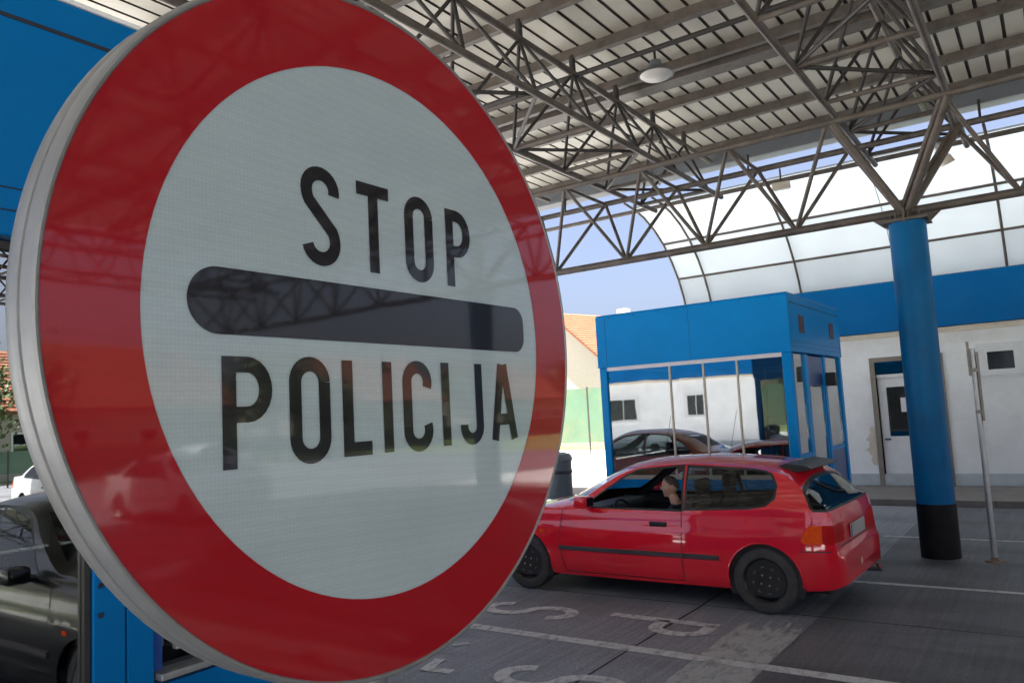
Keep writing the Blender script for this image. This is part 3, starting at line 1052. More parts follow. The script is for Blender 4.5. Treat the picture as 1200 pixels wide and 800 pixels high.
def far_end(t, b, x0, x1, y0, y1, ztop, zband, p):
    ya = y0+p
    xf = x1
    # pane, mullion, door, mullion, pane
    cells = [(ya+.01, ya+.50, 'pane'), (ya+.62, ya+1.42, 'door'), (ya+1.54, y1-p-.01, 'pane')]
    for ms in (ya+.505, ya+1.425):
        b("mullion", xf-.07, xf-.005, ms, ms+.11, .1, zband-.01, 'blue_lit', bev=.006)
    for a, c, k in cells:
        if k == 'pane':
            b("pane", xf-.040, xf-.030, a, c, 1.22, zband-.02, 'window_pale')
            b("lower_panel", xf-.05, xf-.02, a, c, .35, 1.16, 'blue_dark', bev=.004)
            b("panel_rail", xf-.055, xf-.012, a, c, 1.162, 1.218, 'blue_lit')
            b("kick_panel", xf-.055, xf-.012, a, c, .1, .348, 'blue_lit')
        else:
            d = b("door", xf-.05, xf-.015, a+.02, c-.02, .1, .42, 'blue_lit', bev=.004)
            b("pane", xf-.040, xf-.030, a+.07, c-.07, .425, 2.02, 'window_pale', d)
            b("stile", xf-.05, xf-.015, a+.02, a+.068, .422, zband-.02, 'blue_lit', d)
            b("stile", xf-.05, xf-.015, c-.068, c-.02, .422, zband-.02, 'blue_lit', d)
            b("top_panel", xf-.048, xf-.018, a+.069, c-.069, 2.03, zband-.03, 'blue_dark', d)
            b("handle", xf-.012, xf+.05, a+.08, a+.11, 1.0, 1.03, 'plastic', d)
    for yy in (y0+.42, y0+1.95):
        b("vent", xf+.0105, xf+.018, yy, yy+.22, zband+.24, zband+.46, 'vent')
    b("wall_lamp", xf+.0, xf+.12, ya+1.46, ya+1.54, 2.02, 2.2, 'plastic', bev=.01)

def near_end(t, b, x0, x1, y0, y1, ztop, zband, p):
    xf = x1
    # tall mirrored glass door, blue post, window with a bright sill over a blue panel
    d = b("door", xf-.05, xf-.012, y0+p+.01, 1.092, .1, .30, 'blue', bev=.004)
    b("pane", xf-.040, xf-.028, y0+p+.05, 1.075, .302, zband-.035, 'door_glass', d)
    b("stile", xf-.05, xf-.010, 1.077, 1.093, .302, zband-.012, 'plastic', d)
    b("head", xf-.05, xf-.010, y0+p+.01, 1.076, zband-.033, zband-.012, 'plastic', d)
    b("door_post", xf-.06, xf-.004, 1.098, 1.188, .1, zband-.01, 'blue', bev=.004)
    b("side_panel", xf-.06, xf-.006, 1.193, 1.272, .1, zband-.01, 'blue', bev=.003)
    b("lower_panel", xf-.06, xf-.006, 1.275, y1-p-.004, .1, 1.13, 'blue', bev=.004)
    b("window_sill", xf-.06, xf+.022, 1.278, y1-p-.01, 1.145, 1.166, 'galv', bev=.004)
    b("window_frame", xf-.06, xf-.012, 1.275, 1.300, 1.17, zband-.01, 'blue_dark')
    b("pane", xf-.045, xf-.035, 1.303, y1-p-.012, 1.17, zband-.01, 'window_glass')
    b("latch", xf-.012, xf+.012, 1.33, 1.38, 1.22, 1.26, 'galv', bev=.004)
    for zz in (1.44, 1.36):
        b("screw", xf-.004, xf+.001, 1.112, 1.124, zz, zz+.013, 'seam')

M['window_pale'] = glass_mat("pale_pane", (0.60, 0.60, 0.57), 0.42, 0.02)
M['vent'] = mat("dark_vent", (0.06, 0.02, 0.035), 0.6, var=0.3, scale=30)
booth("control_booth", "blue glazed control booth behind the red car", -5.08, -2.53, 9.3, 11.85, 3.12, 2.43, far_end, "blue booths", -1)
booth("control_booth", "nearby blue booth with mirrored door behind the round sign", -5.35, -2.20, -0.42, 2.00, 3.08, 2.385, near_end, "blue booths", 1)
# ================================================================== ROUND SIGN
SC = Vector((-0.464, 0.483, 1.930))
FO = 0.062
rzs = R(-0.66)
sg = thing("stop_sign", "large round red and white sign reading STOP POLICIJA in the foreground", "sign",
           (SC.x - FO*math.cos(rzs), SC.y - FO*math.sin(rzs), 0.0), rzs)
SZ = SC.z
def disc_ring(name, r0, r1, x, m, n=128, par=sg):
    bm = bmesh.new()
    a = [bm.verts.new((x, r1*math.cos(2*math.pi*k/n), SZ+r1*math.sin(2*math.pi*k/n))) for k in range(n)]
    if r0 <= 0:
        bm.faces.new(a)
    else:
        b_ = [bm.verts.new((x, r0*math.cos(2*math.pi*k/n), SZ+r0*math.sin(2*math.pi*k/n))) for k in range(n)]
        for k in range(n):
            bm.faces.new((a[k], a[(k+1) % n], b_[(k+1) % n], b_[k]))
    return mesh_obj(name, bm, m, par)
disc_ring("white_field", 0, 0.2220, FO, 'sign_white')
disc_ring("red_ring", 0.2216, 0.2812, FO+0.0004, 'sign_red')
bm = bmesh.new()
lathe(bm, [(0.2803, 0.0002), (0.2814, 0.0012), (0.2830, 0.0014), (0.2845, 0.0002), (0.2854, -0.003), (0.2856, -0.012), (0.2842, -0.0138), (0.2812, -0.0145),
           (0.2812, -0.0185), (0.2842, -0.0195), (0.2856, -0.0215), (0.2856, -0.031), (0.2840, -0.034), (0.270, -0.034)], 128, 'X', (FO, 0, SZ), cap=False)
rim = mesh_obj("rim", bm, 'alu', sg, 35)
rim["label"] = "grey grooved aluminium rim"
bm = bmesh.new()
lathe(bm, [(0.0, -0.006), (0.2705, -0.006), (0.2705, -0.0065), (0.0, -0.0066)], 96, 'X', (FO, 0, SZ))
mesh_obj("back_plate", bm, 'sign_back', sg)

def flat(name, polys, x, m, par=sg, th=0.0003):
    bm = bmesh.new()
    for poly in polys:
        f = bm.faces.new([bm.verts.new((x, u, SZ+v)) for u, v in poly])
        f.normal_update()
        if f.normal.x < 0:
            f.normal_flip()
    return mesh_obj(name, bm, m, par)

W_ = 0.0112
def letter_strokes(ch, u0, u1, v0, v1):
    w = W_
    a, b_, c, d = u0+w/2, u1-w/2, v0+w/2, v1-w/2
    um = (a+b_)/2
    rx = (b_-a)/2
    if ch == 'S':
        ry = 0.0135
        return [arc(um, d-ry, rx, ry, -12, 180, 14) + arc(um, d-ry, rx, ry*1.25, 188, 214, 4)
                + arc(um, c+ry, rx, ry*1.25, 34, 6, 4) + arc(um, c+ry, rx, ry, 0, -168-0, 14)]
    if ch == 'T':
        return [[(um, v0), (um, v1-w*.5)], [(u0, d), (u1, d)]]
    if ch == 'O':
        return [arc(um, d-rx, rx, rx, 0, 180, 14) + arc(um, c+rx, rx, rx, 180, 360, 14) + [(b_, d-rx)]]
    if ch == 'P':
        r_ = 0.0175
        return [[(a, v0), (a, v1)], [(a, d), (b_-r_*.85, d)] + arc(b_-r_*.85, d-r_, r_*.85, r_, 90, -90, 12) + [(a, d-2*r_)]]
    if ch == 'L':
        return [[(a, v0), (a, v1)], [(a, c), (u1, c)]]
    if ch == 'I':
        return [[(um, v0), (um, v1)]]
    if ch == 'C':
        return [arc(um, d-rx, rx, rx, -22, 180, 14) + arc(um, c+rx, rx, rx, 180, 382, 14)]
    if ch == 'J':
        return [[(b_, v1), (b_, c+rx)] + arc(um, c+rx, rx, rx, 0, -188, 14)[1:]]
    if ch == 'A':
        return [[(u0+w*.42, v0), (um-w*.16, v1-.0005)], [(u1-w*.42, v0), (um+w*.16, v1-.0005)], [(u0+.008, v0+.0205), (u1-.008, v0+.0205)]]
x_l = FO+0.0007
words = [('S', -.0935, -.0545, .0450, .1252), ('T', -.0355, .0020, .0462, .1228), ('O', .0215, .0590, .0445, .1236), ('P', .0775, .1140, .0455, .1205),
         ('P', -.1650, -.1240, -.1065, -.0288), ('O', -.1090, -.0700, -.1080, -.0272), ('L', -.0575, -.0270, -.1055, -.0290), ('I', -.0130, -.0020, -.1050, -.0290),
         ('C', .0110, .0485, -.1070, -.0272), ('I', .0620, .0728, -.1042, -.0280), ('J', .0870, .1225, -.1055, -.0280), ('A', .1355, .1775, -.1035, -.0272)]
for ch, u0, u1, v0, v1 in words:
    for j, s in enumerate(letter_strokes(ch, u0, u1, v0, v1)):
        pass
    polys = []
    for s in letter_strokes(ch, u0, u1, v0, v1):
        polys.append(stroke_polys(s, W_))
    # strokes of one letter on hair-thin successive planes so nothing is coplanar
    bm = bmesh.new()
    for j, pl in enumerate(polys):
        for poly in pl:
            f = bm.faces.new([bm.verts.new((x_l+j*0.00006, u, SZ+v)) for u, v in poly])
            f.normal_update()
            if f.normal.x < 0:
                f.normal_flip()
    mesh_obj("letter", bm, 'sign_black', sg)
hh = .0234
bar_poly = arc(-.190+hh, .0095, hh, hh, 90, 270, 20) + arc(.1985-.016, .0095-hh+.016, .016, .016, -90, 0, 8) + arc(.1985-.016, .0095+hh-.016, .016, .016, 0, 90, 8)
flat("bar", [bar_poly], x_l, 'sign_black')
bm = bmesh.new()
tube(bm, [(0.0, 0, 0.0), (0.0, 0, SZ+.22)], 0.030, 20)
mesh_obj("post", bm, 'galv', sg, 40)
for dz in (-.15, .15):
    bm = bmesh.new()
    box(bm, -.036, .050, -.045, .045, SZ+dz-.02, SZ+dz+.02, .004)
    mesh_obj("clamp", bm, 'galv', sg)
bm = bmesh.new()
lathe(bm, [(.12, .004), (.12, .018), (.045, .022), (.04, .06)], 20)
mesh_obj("foot_plate", bm, 'galv', sg, 40)

# ================================================================== CARS
import numpy as np
def pch(tab):
    """monotone cubic interpolation of a table"""
    xs = np.array([a for a, _ in tab], float)
    ys = np.array([b for _, b in tab], float)
    h = np.diff(xs)
    d = np.diff(ys)/h
    m = np.zeros(len(xs))
    m[0], m[-1] = d[0], d[-1]
    for i in range(1, len(xs)-1):
        if d[i-1]*d[i] > 0:
            w1, w2 = 2*h[i]+h[i-1], h[i]+2*h[i-1]
            m[i] = (w1+w2)/(w1/d[i-1]+w2/d[i])
    def f(x):
        x = min(max(x, xs[0]), xs[-1])
        i = min(int(np.searchsorted(xs, x, 'right'))-1, len(xs)-2)
        i = max(i, 0)
        t = (x-xs[i])/h[i]
        return float((1+2*t)*(1-t)**2*ys[i] + t*(1-t)**2*h[i]*m[i] + t*t*(3-2*t)*ys[i+1] + t*t*(t-1)*h[i]*m[i+1])
    return f

HATCH = dict(
    ztop=[(-.655, .40), (-.652, .48), (-.642, .530), (-.617, .556), (-.604, .61), (-.592, .78), (-.568, .89), (-.51, .955), (-.20, 1.232), (-.08, 1.272), (.3, 1.318), (.75, 1.340), (1.15, 1.330),
          (1.45, 1.290), (1.64, 1.225), (2.30, .915), (2.40, .890), (2.65, .860), (3.0, .790), (3.2, .725), (3.30, .65), (3.35, .54), (3.37, .43)],
    drop=[(-.71, .03), (-.60, .03), (-.5, .05), (-.2, .055), (.5, .052), (1.3, .068), (1.5, .10), (1.7, .145), (1.9, .17), (2.1, .14), (2.25, .075), (2.4, .03), (3.37, .04)],
    W=[(-.655, .61), (-.64, .69), (-.595, .75), (-.51, .793), (-.33, .825), (0, .845), (1.3, .848), (2.57, .838), (2.9, .812), (3.15, .745), (3.30, .64), (3.37, .48)],
    belt=[(-.71, .90), (-.2, .925), (.3, .89), (.8, .868), (1.8, .852), (2.3, .84), (3.37, .84)],
    bot=[(-.71, .30), (-.55, .245), (-.3, .22), (.3, .195), (2.2, .185), (2.9, .20), (3.37, .26)],
    xr=-.655, xf=3.37, wb=2.57,
    win=[[(1.84, .880), (1.42, 1.158), (1.28, 1.222), (.80, 1.262), (.76, .882)],
         [(.715, .892), (.735, 1.258), (.02, 1.222), (-.07, 1.185), (-.115, 1.10), (-.10, 1.00), (-.03, .945), (.12, .918)]],
    rear=[(-.295, 1.19), (-.405, .93), (-.44, .885), (-.75, .885), (-.75, 1.19)], rear_x=-.2,
    ws=[(-.735, .915), (.735, .915), (.675, 1.06), (.60, 1.17), (.53, 1.235), (-.53, 1.235), (-.60, 1.17), (-.675, 1.06)], ws_x=1.35,
    door=(.76, 2.10), lamp=(-.335, .622, .775))
SEDAN = dict(
    ztop=[(-.96, .45), (-.95, .55), (-.93, .62), (-.905, .88), (-.88, .96), (-.80, .995), (-.42, 1.03), (.12, 1.30), (.35, 1.37), (.8, 1.425), (1.2, 1.415), (1.5, 1.365), (1.65, 1.30), (2.28, 1.01),
          (2.4, .985), (2.7, .95), (3.1, .87), (3.35, .78), (3.45, .68), (3.50, .55), (3.52, .45)],
    drop=[(-.96, .03), (-.5, .05), (-.2, .09), (.3, .07), (1.3, .075), (1.7, .11), (2.2, .08), (2.4, .035), (3.52, .04)],
    W=[(-.96, .62), (-.94, .70), (-.88, .77), (-.75, .82), (-.4, .855), (0, .87), (1.3, .875), (2.66, .865), (3.0, .84), (3.25, .77), (3.42, .66), (3.52, .48)],
    belt=[(-.96, .94), (0, .96), (.8, .93), (1.8, .90), (2.4, .89), (3.52, .87)],
    bot=[(-.96, .32), (-.6, .26), (-.3, .22), (.3, .20), (2.2, .19), (2.9, .20), (3.52, .27)],
    xr=-.96, xf=3.52, wb=2.66,
    win=[[(1.92, .925), (1.52, 1.20), (1.36, 1.285), (.92, 1.335), (.90, .94)], [(.84, .945), (.86, 1.338), (.42, 1.30), (.10, 1.16), (-.10, 1.0), (-.05, .965)]],
    rear=[(-.02, 1.22), (-.28, 1.06), (-.42, 1.055), (-.05, 1.30), (.2, 1.30)], rear_x=.15,
    ws=[(-.68, 1.01), (.68, 1.01), (.61, 1.16), (.51, 1.33), (-.51, 1.33), (-.61, 1.16)], ws_x=1.35,
    door=(.88, 2.20), lamp=(-.68, .70, .88))

def inpoly(pt, poly):
    x, y = pt
    c = False
    n = len(poly)
    for i in range(n):
        x1, y1 = poly[i]
        x2, y2 = poly[(i+1) % n]
        if (y1 > y) != (y2 > y) and x < (x2-x1)*(y-y1)/(y2-y1)+x1:
            c = not c
    return c

def cut(bm, poly, filt, axes=(0, 2)):
    """slice the faces passing filt along the edges of a 2-D polygon, return the faces inside it"""
    ai, bi = axes
    a0, a1 = min(p[0] for p in poly)-.06, max(p[0] for p in poly)+.06
    b0, b1 = min(p[1] for p in poly)-.06, max(p[1] for p in poly)+.06
    def near(f):
        if not filt(f):
            return False
        ca = [v.co[ai] for v in f.verts]
        cb = [v.co[bi] for v in f.verts]
        return max(ca) > a0 and min(ca) < a1 and max(cb) > b0 and min(cb) < b1
    for i in range(len(poly)):
        p, q = poly[i], poly[(i+1) % len(poly)]
        d = Vector((q[0]-p[0], q[1]-p[1]))
        co = Vector((0, 0, 0)); co[ai] = p[0]; co[bi] = p[1]
        no = Vector((0, 0, 0)); no[ai] = -d.y; no[bi] = d.x
        fs = [f for f in bm.faces if near(f)]
        geom = list({v for f in fs for v in f.verts}) + list({e for f in fs for e in f.edges}) + fs
        bmesh.ops.bisect_plane(bm, geom=geom, dist=1e-5, plane_co=co, plane_no=no.normalized())
    out = []
    for f in bm.faces:
        if near(f):
            c = f.calc_center_median()
            if inpoly((c[ai], c[bi]), poly):
                out.append(f)
    return out

def extract(bm, faces):
    nb = bmesh.new()
    mp = {}
    for f in faces:
        vs = []
        for v in f.verts:
            if v not in mp:
                mp[v] = nb.verts.new(v.co)
            vs.append(mp[v])
        nb.faces.new(vs)
    bmesh.ops.delete(bm, geom=faces, context='FACES')
    return nb

def grow(poly, d):
    cx = sum(p[0] for p in poly)/len(poly)
    cy = sum(p[1] for p in poly)/len(poly)
    out = []
    n = len(poly)
    ar = sum(poly[i][0]*poly[(i+1) % n][1]-poly[(i+1) % n][0]*poly[i][1] for i in range(n))
    s = 1 if ar > 0 else -1
    for i in range(n):
        a, b_, c = Vector(poly[i-1]), Vector(poly[i]), Vector(poly[(i+1) % n])
        n1 = Vector(((b_-a).y, -(b_-a).x)).normalized()*s
        n2 = Vector(((c-b_).y, -(c-b_).x)).normalized()*s
        m_ = (n1+n2).normalized()
        out.append(tuple(b_+m_*d/max(.5, m_.dot(n1))))
    return out

def wheel(parent, x, side, rimmat, y=.735):
    """wheel on its own axis: tyre > rim, hub details"""
    s = side
    bm = bmesh.new()
    lathe(bm, [(.185, -.085), (.20, -.093), (.245, -.096), (.272, -.088), (.284, -.070), (.287, -.03), (.287, .03), (.284, .070), (.272, .088), (.245, .096), (.20, .093), (.192, .085), (.185, .06), (.185, -.085)], 48, 'Y', cap=False)
    ty = mesh_obj("wheel", bm, 'rubber', parent, 40)
    ty.location = (x, y*s, .287)
    bm = bmesh.new()
    if s > 0:
        pr = [(.194, .088), (.190, .083), (.180, .072), (.172, .048), (.166, .030), (.150, .036), (.118, .060), (.085, .066), (.060, .058), (.045, .040), (.032, .040), (.028, .062), (.0, .064)]
        lathe(bm, pr, 48, 'Y', cap=False)
    else:
        pr = [(.194, -.088), (.190, -.083), (.180, -.072), (.172, -.048), (.166, -.030), (.150, -.036), (.118, -.060), (.085, -.066), (.060, -.058), (.045, -.040), (.032, -.040), (.028, -.062), (.0, -.064)]
        lathe(bm, pr, 48, 'Y', cap=False)
        bmesh.ops.reverse_faces(bm, faces=bm.faces)
    rm = mesh_obj("rim", bm, rimmat, ty, 40)
    # ventilation slots with their glints painted grey, and wheel nuts
    for k in range(8):
        a = k*math.pi/4+.2
        bm = bmesh.new()
        bmesh.ops.create_uvsphere(bm, u_segments=10, v_segments=6, radius=1.0)
        bmesh.ops.transform(bm, matrix=Matrix.Rotation(a, 4, 'Y') @ Matrix.Translation((0, s*.060, .116)) @ Matrix.Diagonal((.026, .007, .011, 1)), verts=bm.verts)
        mesh_obj("slot", bm, 'slot_glint' if rimmat == 'rim' else 'moulding', ty, 60)
    for k in range(4):
        a = k*math.pi/2+.6
        bm = bmesh.new()
        lathe(bm, [(.010, 0), (.010, s*.018), (.006, s*.022), (0, s*.022)], 6, 'Y', (.052*math.sin(a), s*.048, .052*math.cos(a)))
        mesh_obj("wheel_nut", bm, 'lug', ty)
    return ty

def make_car(spec, paint, name, label, loc, rz, rimmat='rim', group=None, extras=False, open_window=False):
    t = thing(name, label, "car", loc, rz, group)
    zt, dr, Wf, bl, bo = (pch(spec[k]) for k in ('ztop', 'drop', 'W', 'belt', 'bot'))
    zprof = pch([(.15, -.075), (.20, -.045), (.27, -.018), (.40, 0), (.52, .002), (.62, -.004), (.685, -.010), (.715, -.022), (.80, -.034), (.88, -.052), (1.0, -.085)])
    def yside(x, z):
        return Wf(x)+zprof(z)
    xr, xf = spec['xr'], spec['xf']
    ks = sorted(set([a for a, _ in spec['ztop']]))
    st = set(ks)
    x = xr
    while x < xf:
        st.add(round(x, 4)); x += .045
    for k in ks:
        pass
    for a, b_ in zip(ks, ks[1:]):
        if b_-a > .03:
            st.add((a+b_)/2)
    st = sorted(st)
    st = [st[0]] + [b_ for a, b_ in zip(st, st[1:]) if b_-a > .0035]
    NL, NU, NT = 16, 9, 10
    def half(x):
        z0, zc = bo(x), zt(x)
        zs = max(min(bl(x), zc-.035), z0+.02)
        ze = max(zs+.008, zc-dr(x))
        pts = []
        for i in range(NL):
            z = z0+(zs-z0)*i/(NL-1)
            pts.append((yside(x, z), z))
        y_s = pts[-1][0]
        for i in range(1, NU+1):
            z = zs+(ze-zs)*i/NU
            h_ = z-zs
            pts.append((y_s-.015*min(1, h_/.03)-.30*h_-.55*h_*h_, z))
        yE, zE = pts[-1]
        for i in range(1, NT+1):
            a = i/NT
            tt = 1-(1-a)**1.0
            pts.append((yE*(1-tt), zE+(zc-zE)*(1-(1-tt)**2.6)))
        return pts
    bm = bmesh.new()
    rings = []
    for x in st:
        h_ = half(x)
        ring = [bm.verts.new((x, y, z)) for y, z in h_] + [bm.verts.new((x, -y, z)) for y, z in h_[-2::-1]]
        rings.append(ring)
    for a, b_ in zip(rings, rings[1:]):
        for k in range(len(a)-1):
            bm.faces.new((a[k], a[k+1], b_[k+1], b_[k]))
    bm.faces.new(rings[0])
    bm.faces.new(rings[-1][::-1])
    bmesh.ops.recalc_face_normals(bm, faces=bm.faces)
    bm.normal_update()
    wb = spec['wb']
    # wheel arches
    for xc in (0, wb):
        poly = [(xc+.332*math.cos(2*math.pi*k/28), .295+.325*math.sin(2*math.pi*k/28)) for k in range(28)]
        for s in (1, -1):
            fs = cut(bm, poly, lambda f: f.calc_center_median().y*s > .35)
            bmesh.ops.delete(bm, geom=fs, context='FACES')
    # glazing
    for s in (1, -1):
        for wi, w in enumerate(spec['win']):
            fl = lambda f: f.calc_center_median().y*s > .35 and f.calc_center_median().z > .8 and abs(f.normal.y) > .3
            bm.normal_update()
            fr = cut(bm, grow(w, .022), fl)
            fb_ = extract(bm, fr)
            fb_.normal_update()
            gl = cut(fb_, w, lambda f: True)
            gb = extract(fb_, gl)
            fo = mesh_obj("window_frame", fb_, 'plastic', t, 30)
            if open_window and wi == 0 and s > 0:
                gb.free()
            else:
                mesh_obj("window_glass", gb, 'car_glass', fo, 60)
    bm.normal_update()
    fr = cut(bm, spec['rear'], lambda f: f.calc_center_median().x < spec['rear_x'])
    rb = extract(bm, fr)
    rg_in = cut(rb, grow(spec['rear'], -.018), lambda f: True)
    # black printed border stays as frame
    gb = extract(rb, rg_in)
    fo = mesh_obj("rear_window_frame", rb, 'plastic', t, 30)
    mesh_obj("rear_glass", gb, 'car_glass', fo, 60)
    fr = cut(bm, spec['ws'], lambda f: f.calc_center_median().x > spec['ws_x'], (1, 2))
    wbm = extract(bm, fr)
    mesh_obj("windshield", wbm, 'car_glass', t, 60)
    # tail lamps
    lx, lz0, lz1 = spec['lamp']
    for s in (1, -1):
        fs = cut(bm, [(lx, lz0+.02), (lx-.06, lz1), (lx-.6, lz1), (lx-.6, lz0), (lx-.03, lz0)], lambda f: f.calc_center_median().y*s > .42 and f.calc_center_median().x < lx+.05)
        lb = extract(bm, fs)
        red = cut(lb, [(lx-.17, lz0-.1), (lx-.17, lz1+.1), (lx-1, lz1+.1), (lx-1, lz0-.1)], lambda f: True)
        rb = extract(lb, red)
        am = mesh_obj("tail_lamp", lb, 'tail_orange', t, 40)
        mesh_obj("red_lens", rb, 'tail_red', am, 40)
        fs = cut(bm, [(s*.33, .60), (s*.70, .615), (s*.72, .70), (s*.33, .675)], lambda f: f.calc_center_median().y*s > .2 and f.calc_center_median().x > xf-.45, (1, 2))
        mesh_obj("headlight", extract(bm, fs), 'lampglass', t, 40)
    # dark lining just inside the shell
    ln = bm.copy()
    ln.normal_update()
    nrm = {v: v.normal.copy() for v in ln.verts}
    for v in ln.verts:
        v.co -= nrm[v]*.022
    mesh_obj("lining", ln, 'seat', t)
    # doors
    d0, d1 = spec['door']
    for s in (1, -1):
        fs = cut(bm, [(d0, .235), (d1-.03, .235), (d1+.02, .45), (d1-.02, .86), (d0, .86)], lambda f: f.calc_center_median().y*s > .5)
        d = mesh_obj("door", extract(bm, fs), paint, t, 30)
        # shut line and handle
        bmr = bmesh.new()
        for pl in ([(d0-.006, .23), (d0-.006, .55), (d0-.006, .872)], [(d1-.03, .23), (d1+.026, .45), (d1+.01, .66), (d1-.016, .872)], [(d0, .227), ((d0+d1)/2, .227), (d1-.03, .227)]):
            prev = None
            for i in range(len(pl)-1):
                for k in range(7):
                    u = k/6
                    px, pz = pl[i][0]*(1-u)+pl[i+1][0]*u, pl[i][1]*(1-u)+pl[i+1][1]*u
                    dx, dz = pl[i+1][0]-pl[i][0], pl[i+1][1]-pl[i][1]
                    L = math.hypot(dx, dz)
                    nx, nz = -dz/L*.004, dx/L*.004
                    cur = (bmr.verts.new((px+nx, s*(yside(px+nx, pz+nz)+.0015), pz+nz)), bmr.verts.new((px-nx, s*(yside(px-nx, pz-nz)+.0015), pz-nz)))
                    if prev:
                        bmr.faces.new((prev[0], prev[1], cur[1], cur[0]))
                    prev = cur
        mesh_obj("shut_line", bmr, 'plastic', d)
        hx = d0+.24
        yy = yside(hx, .735)
        bmh = bmesh.new()
        box(bmh, hx-.095, hx+.085, s*yy-.012, s*yy+.012, .715, .762, .008)
        box(bmh, hx-.07, hx+.07, s*(yy+.012)-.006, s*(yy+.012)+.006, .728, .748, .004)
        mesh_obj("handle", bmh, 'plastic', d)
        # side moulding along door and rear quarter
        for (a, b_) in ((d0+.005, d1+.03), (d0-.36, d0-.008)):
            bmm = bmesh.new()
            prev = None
            for k in range(13):
                u = a+(b_-a)*k/12
                c = [bmm.verts.new((u, s*(yside(u, z)+o), z)) for z, o in ((.440, .0), (.447, .013), (.478, .013), (.486, .0))]
                if prev:
                    for q in range(3):
                        bmm.faces.new((prev[q], prev[q+1], c[q+1], c[q]))
                else:
                    bmm.faces.new(c)
                prev = c
            bmm.faces.new(prev[::-1])
            bmesh.ops.recalc_face_normals(bmm, faces=bmm.faces)
            mesh_obj("side_moulding", bmm, 'moulding', t)
        # front side marker
        bmm = bmesh.new()
        mx_ = d1+.24
        box(bmm, mx_-.03, mx_+.03, s*yside(mx_, .62)-.006, s*yside(mx_, .62)+.006, .605, .635, .004)
        mesh_obj("side_marker", bmm, 'tail_orange', t)
        # mirror
        bmm = bmesh.new()
        box(bmm, d1-.42, d1-.26, s*.92-.08, s*.92+.08, .885, 1.0, .028)
        box(bmm, d1-.36, d1-.30, s*.80-.06, s*.80+.06, .885, .925, .008)
        mo = mesh_obj("door_mirror", bmm, paint, t, 40)
        boxo("mirror_glass", d1-.422, d1-.4205, s*.92-.062, s*.92+.062, .90, .985, 'chrome', mo)
        # arch lips
        for xc in (0, wb):
            bml = bmesh.new()
            pts = []
            for k in range(15):
                a = R(-8+196*k/14)
                px, pz = xc+.328*math.cos(a), .295+.321*math.sin(a)
                pts.append((px, s*(yside(px, max(.22, pz))-.004), pz))
            tube(bml, pts, .009, 6)
            mesh_obj("arch_lip", bml, paint, t, 60)
            bml = bmesh.new()
            lathe(bml, [(.345, s*.80), (.345, s*.50), (.0, s*.50)], 32, 'Y', (xc, 0, .295))
            # keep only the upper housing so it does not reach the road
            bmesh.ops.bisect_plane(bml, geom=list(bml.verts)+list(bml.edges)+list(bml.faces), plane_co=(0, 0, .15), plane_no=(0, 0, -1), clear_outer=True)
            mesh_obj("wheel_housing", bml, 'plastic', t, 40)
        wheel(t, 0, s, rimmat)
        wheel(t, wb, s, rimmat)
    xm = (d0+d1)/2
    # interior
    boxo("underbody", xr+.15, xf-.2, -.62, .62, .17, .26, 'plastic', t, .02)
    boxo("dashboard", d1-.32, d1+.05, -.66, .66, .50, .835 if spec is HATCH else .885, 'plastic', t, .05)
    for s in (1, -1):
        st_ = boxo("front_seat", xm-.62, xm-.05, s*.36-.24, s*.36+.24, .28, .45, 'seat', t, .05)
        bmk = bmesh.new()
        prism(bmk, [(xm-.58, .42), (xm-.44, .40), (xm-.62, .95), (xm-.74, .95)], s*.36-.22, s*.36+.22, 'Y')
        bmesh.ops.bevel(bmk, geom=list(bmk.edges), offset=.03, segments=2, affect='EDGES')
        mesh_obj("backrest", bmk, 'seat', st_, 40)
        boxo("headrest", xm-.76, xm-.67, s*.36-.12, s*.36+.12, .97, 1.13, 'seat', st_, .03)
    boxo("rear_seat", d0-.62, d0-.1, -.58, .58, .35, .55, 'seat', t, .04)
    boxo("rear_backrest", d0-.74, d0-.60, -.58, .58, .50, .93, 'seat', t, .04)
    bmk = bmesh.new()
    cx, cz = d1-.52, .735
    ring = [(cx+.185*math.cos(a)*.42, .36+.185*math.sin(a), cz+.185*math.cos(a)*.9) for a in [2*math.pi*k/24 for k in range(25)]]
    tube(bmk, ring, .014, 8, False)
    tube(bmk, [(cx, .19, cz), (cx+.02, .36, cz-.01), (cx, .53, cz)], .012, 6)
    tube(bmk, [(cx+.02, .36, cz-.01), (cx+.3, .36, cz-.12)], .025, 8)
    mesh_obj("steering_wheel", bmk, 'plastic', t, 50)
    # rear: plate, bumper seam
    zpl = lz0+.0
    xp = -.606 if spec is HATCH else -.925
    pl = boxo("number_plate", xp-.012, xp-.004, -.26, .26, zpl-.015, zpl+.105, 'plate', t, .003)
    boxo("plate_band", xp-.0135, xp-.0122, .225, .255, zpl-.01, zpl+.10, 'blue_dark', pl)
    if extras:
        bmk = bmesh.new()
        prism(bmk, [(-.08, 1.258), (-.15, 1.277), (-.33, 1.250), (-.375, 1.230), (-.345, 1.214), (-.20, 1.195)], -.46, .46, 'Y')
        bmesh.ops.bevel(bmk, geom=[e for e in bmk.edges if abs(e.verts[0].co.y-e.verts[1].co.y) < .01], offset=.010, segments=2, affect='EDGES')
        mesh_obj("roof_spoiler", bmk, 'plastic', t, 40)
        bmk = bmesh.new()
        tube(bmk, [(-.35, -.46, .215), (-.69, -.46, .215)], .036, 14)
        mesh_obj("exhaust", bmk, 'chrome', t, 40)
        bmk = bmesh.new()
        lathe(bmk, [(0.033, 0), (.033, -.002), (0, -.002)], 18, 'X', (-.6555, .14, .39))
        sk = mesh_obj("bumper_sticker", bmk, 'sticker', t)
        bmk = bmesh.new()
        tube(bmk, [(-.345, .42, 1.13), (-.485, .10, 1.00), (-.505, -.1, .985)], .007, 6)
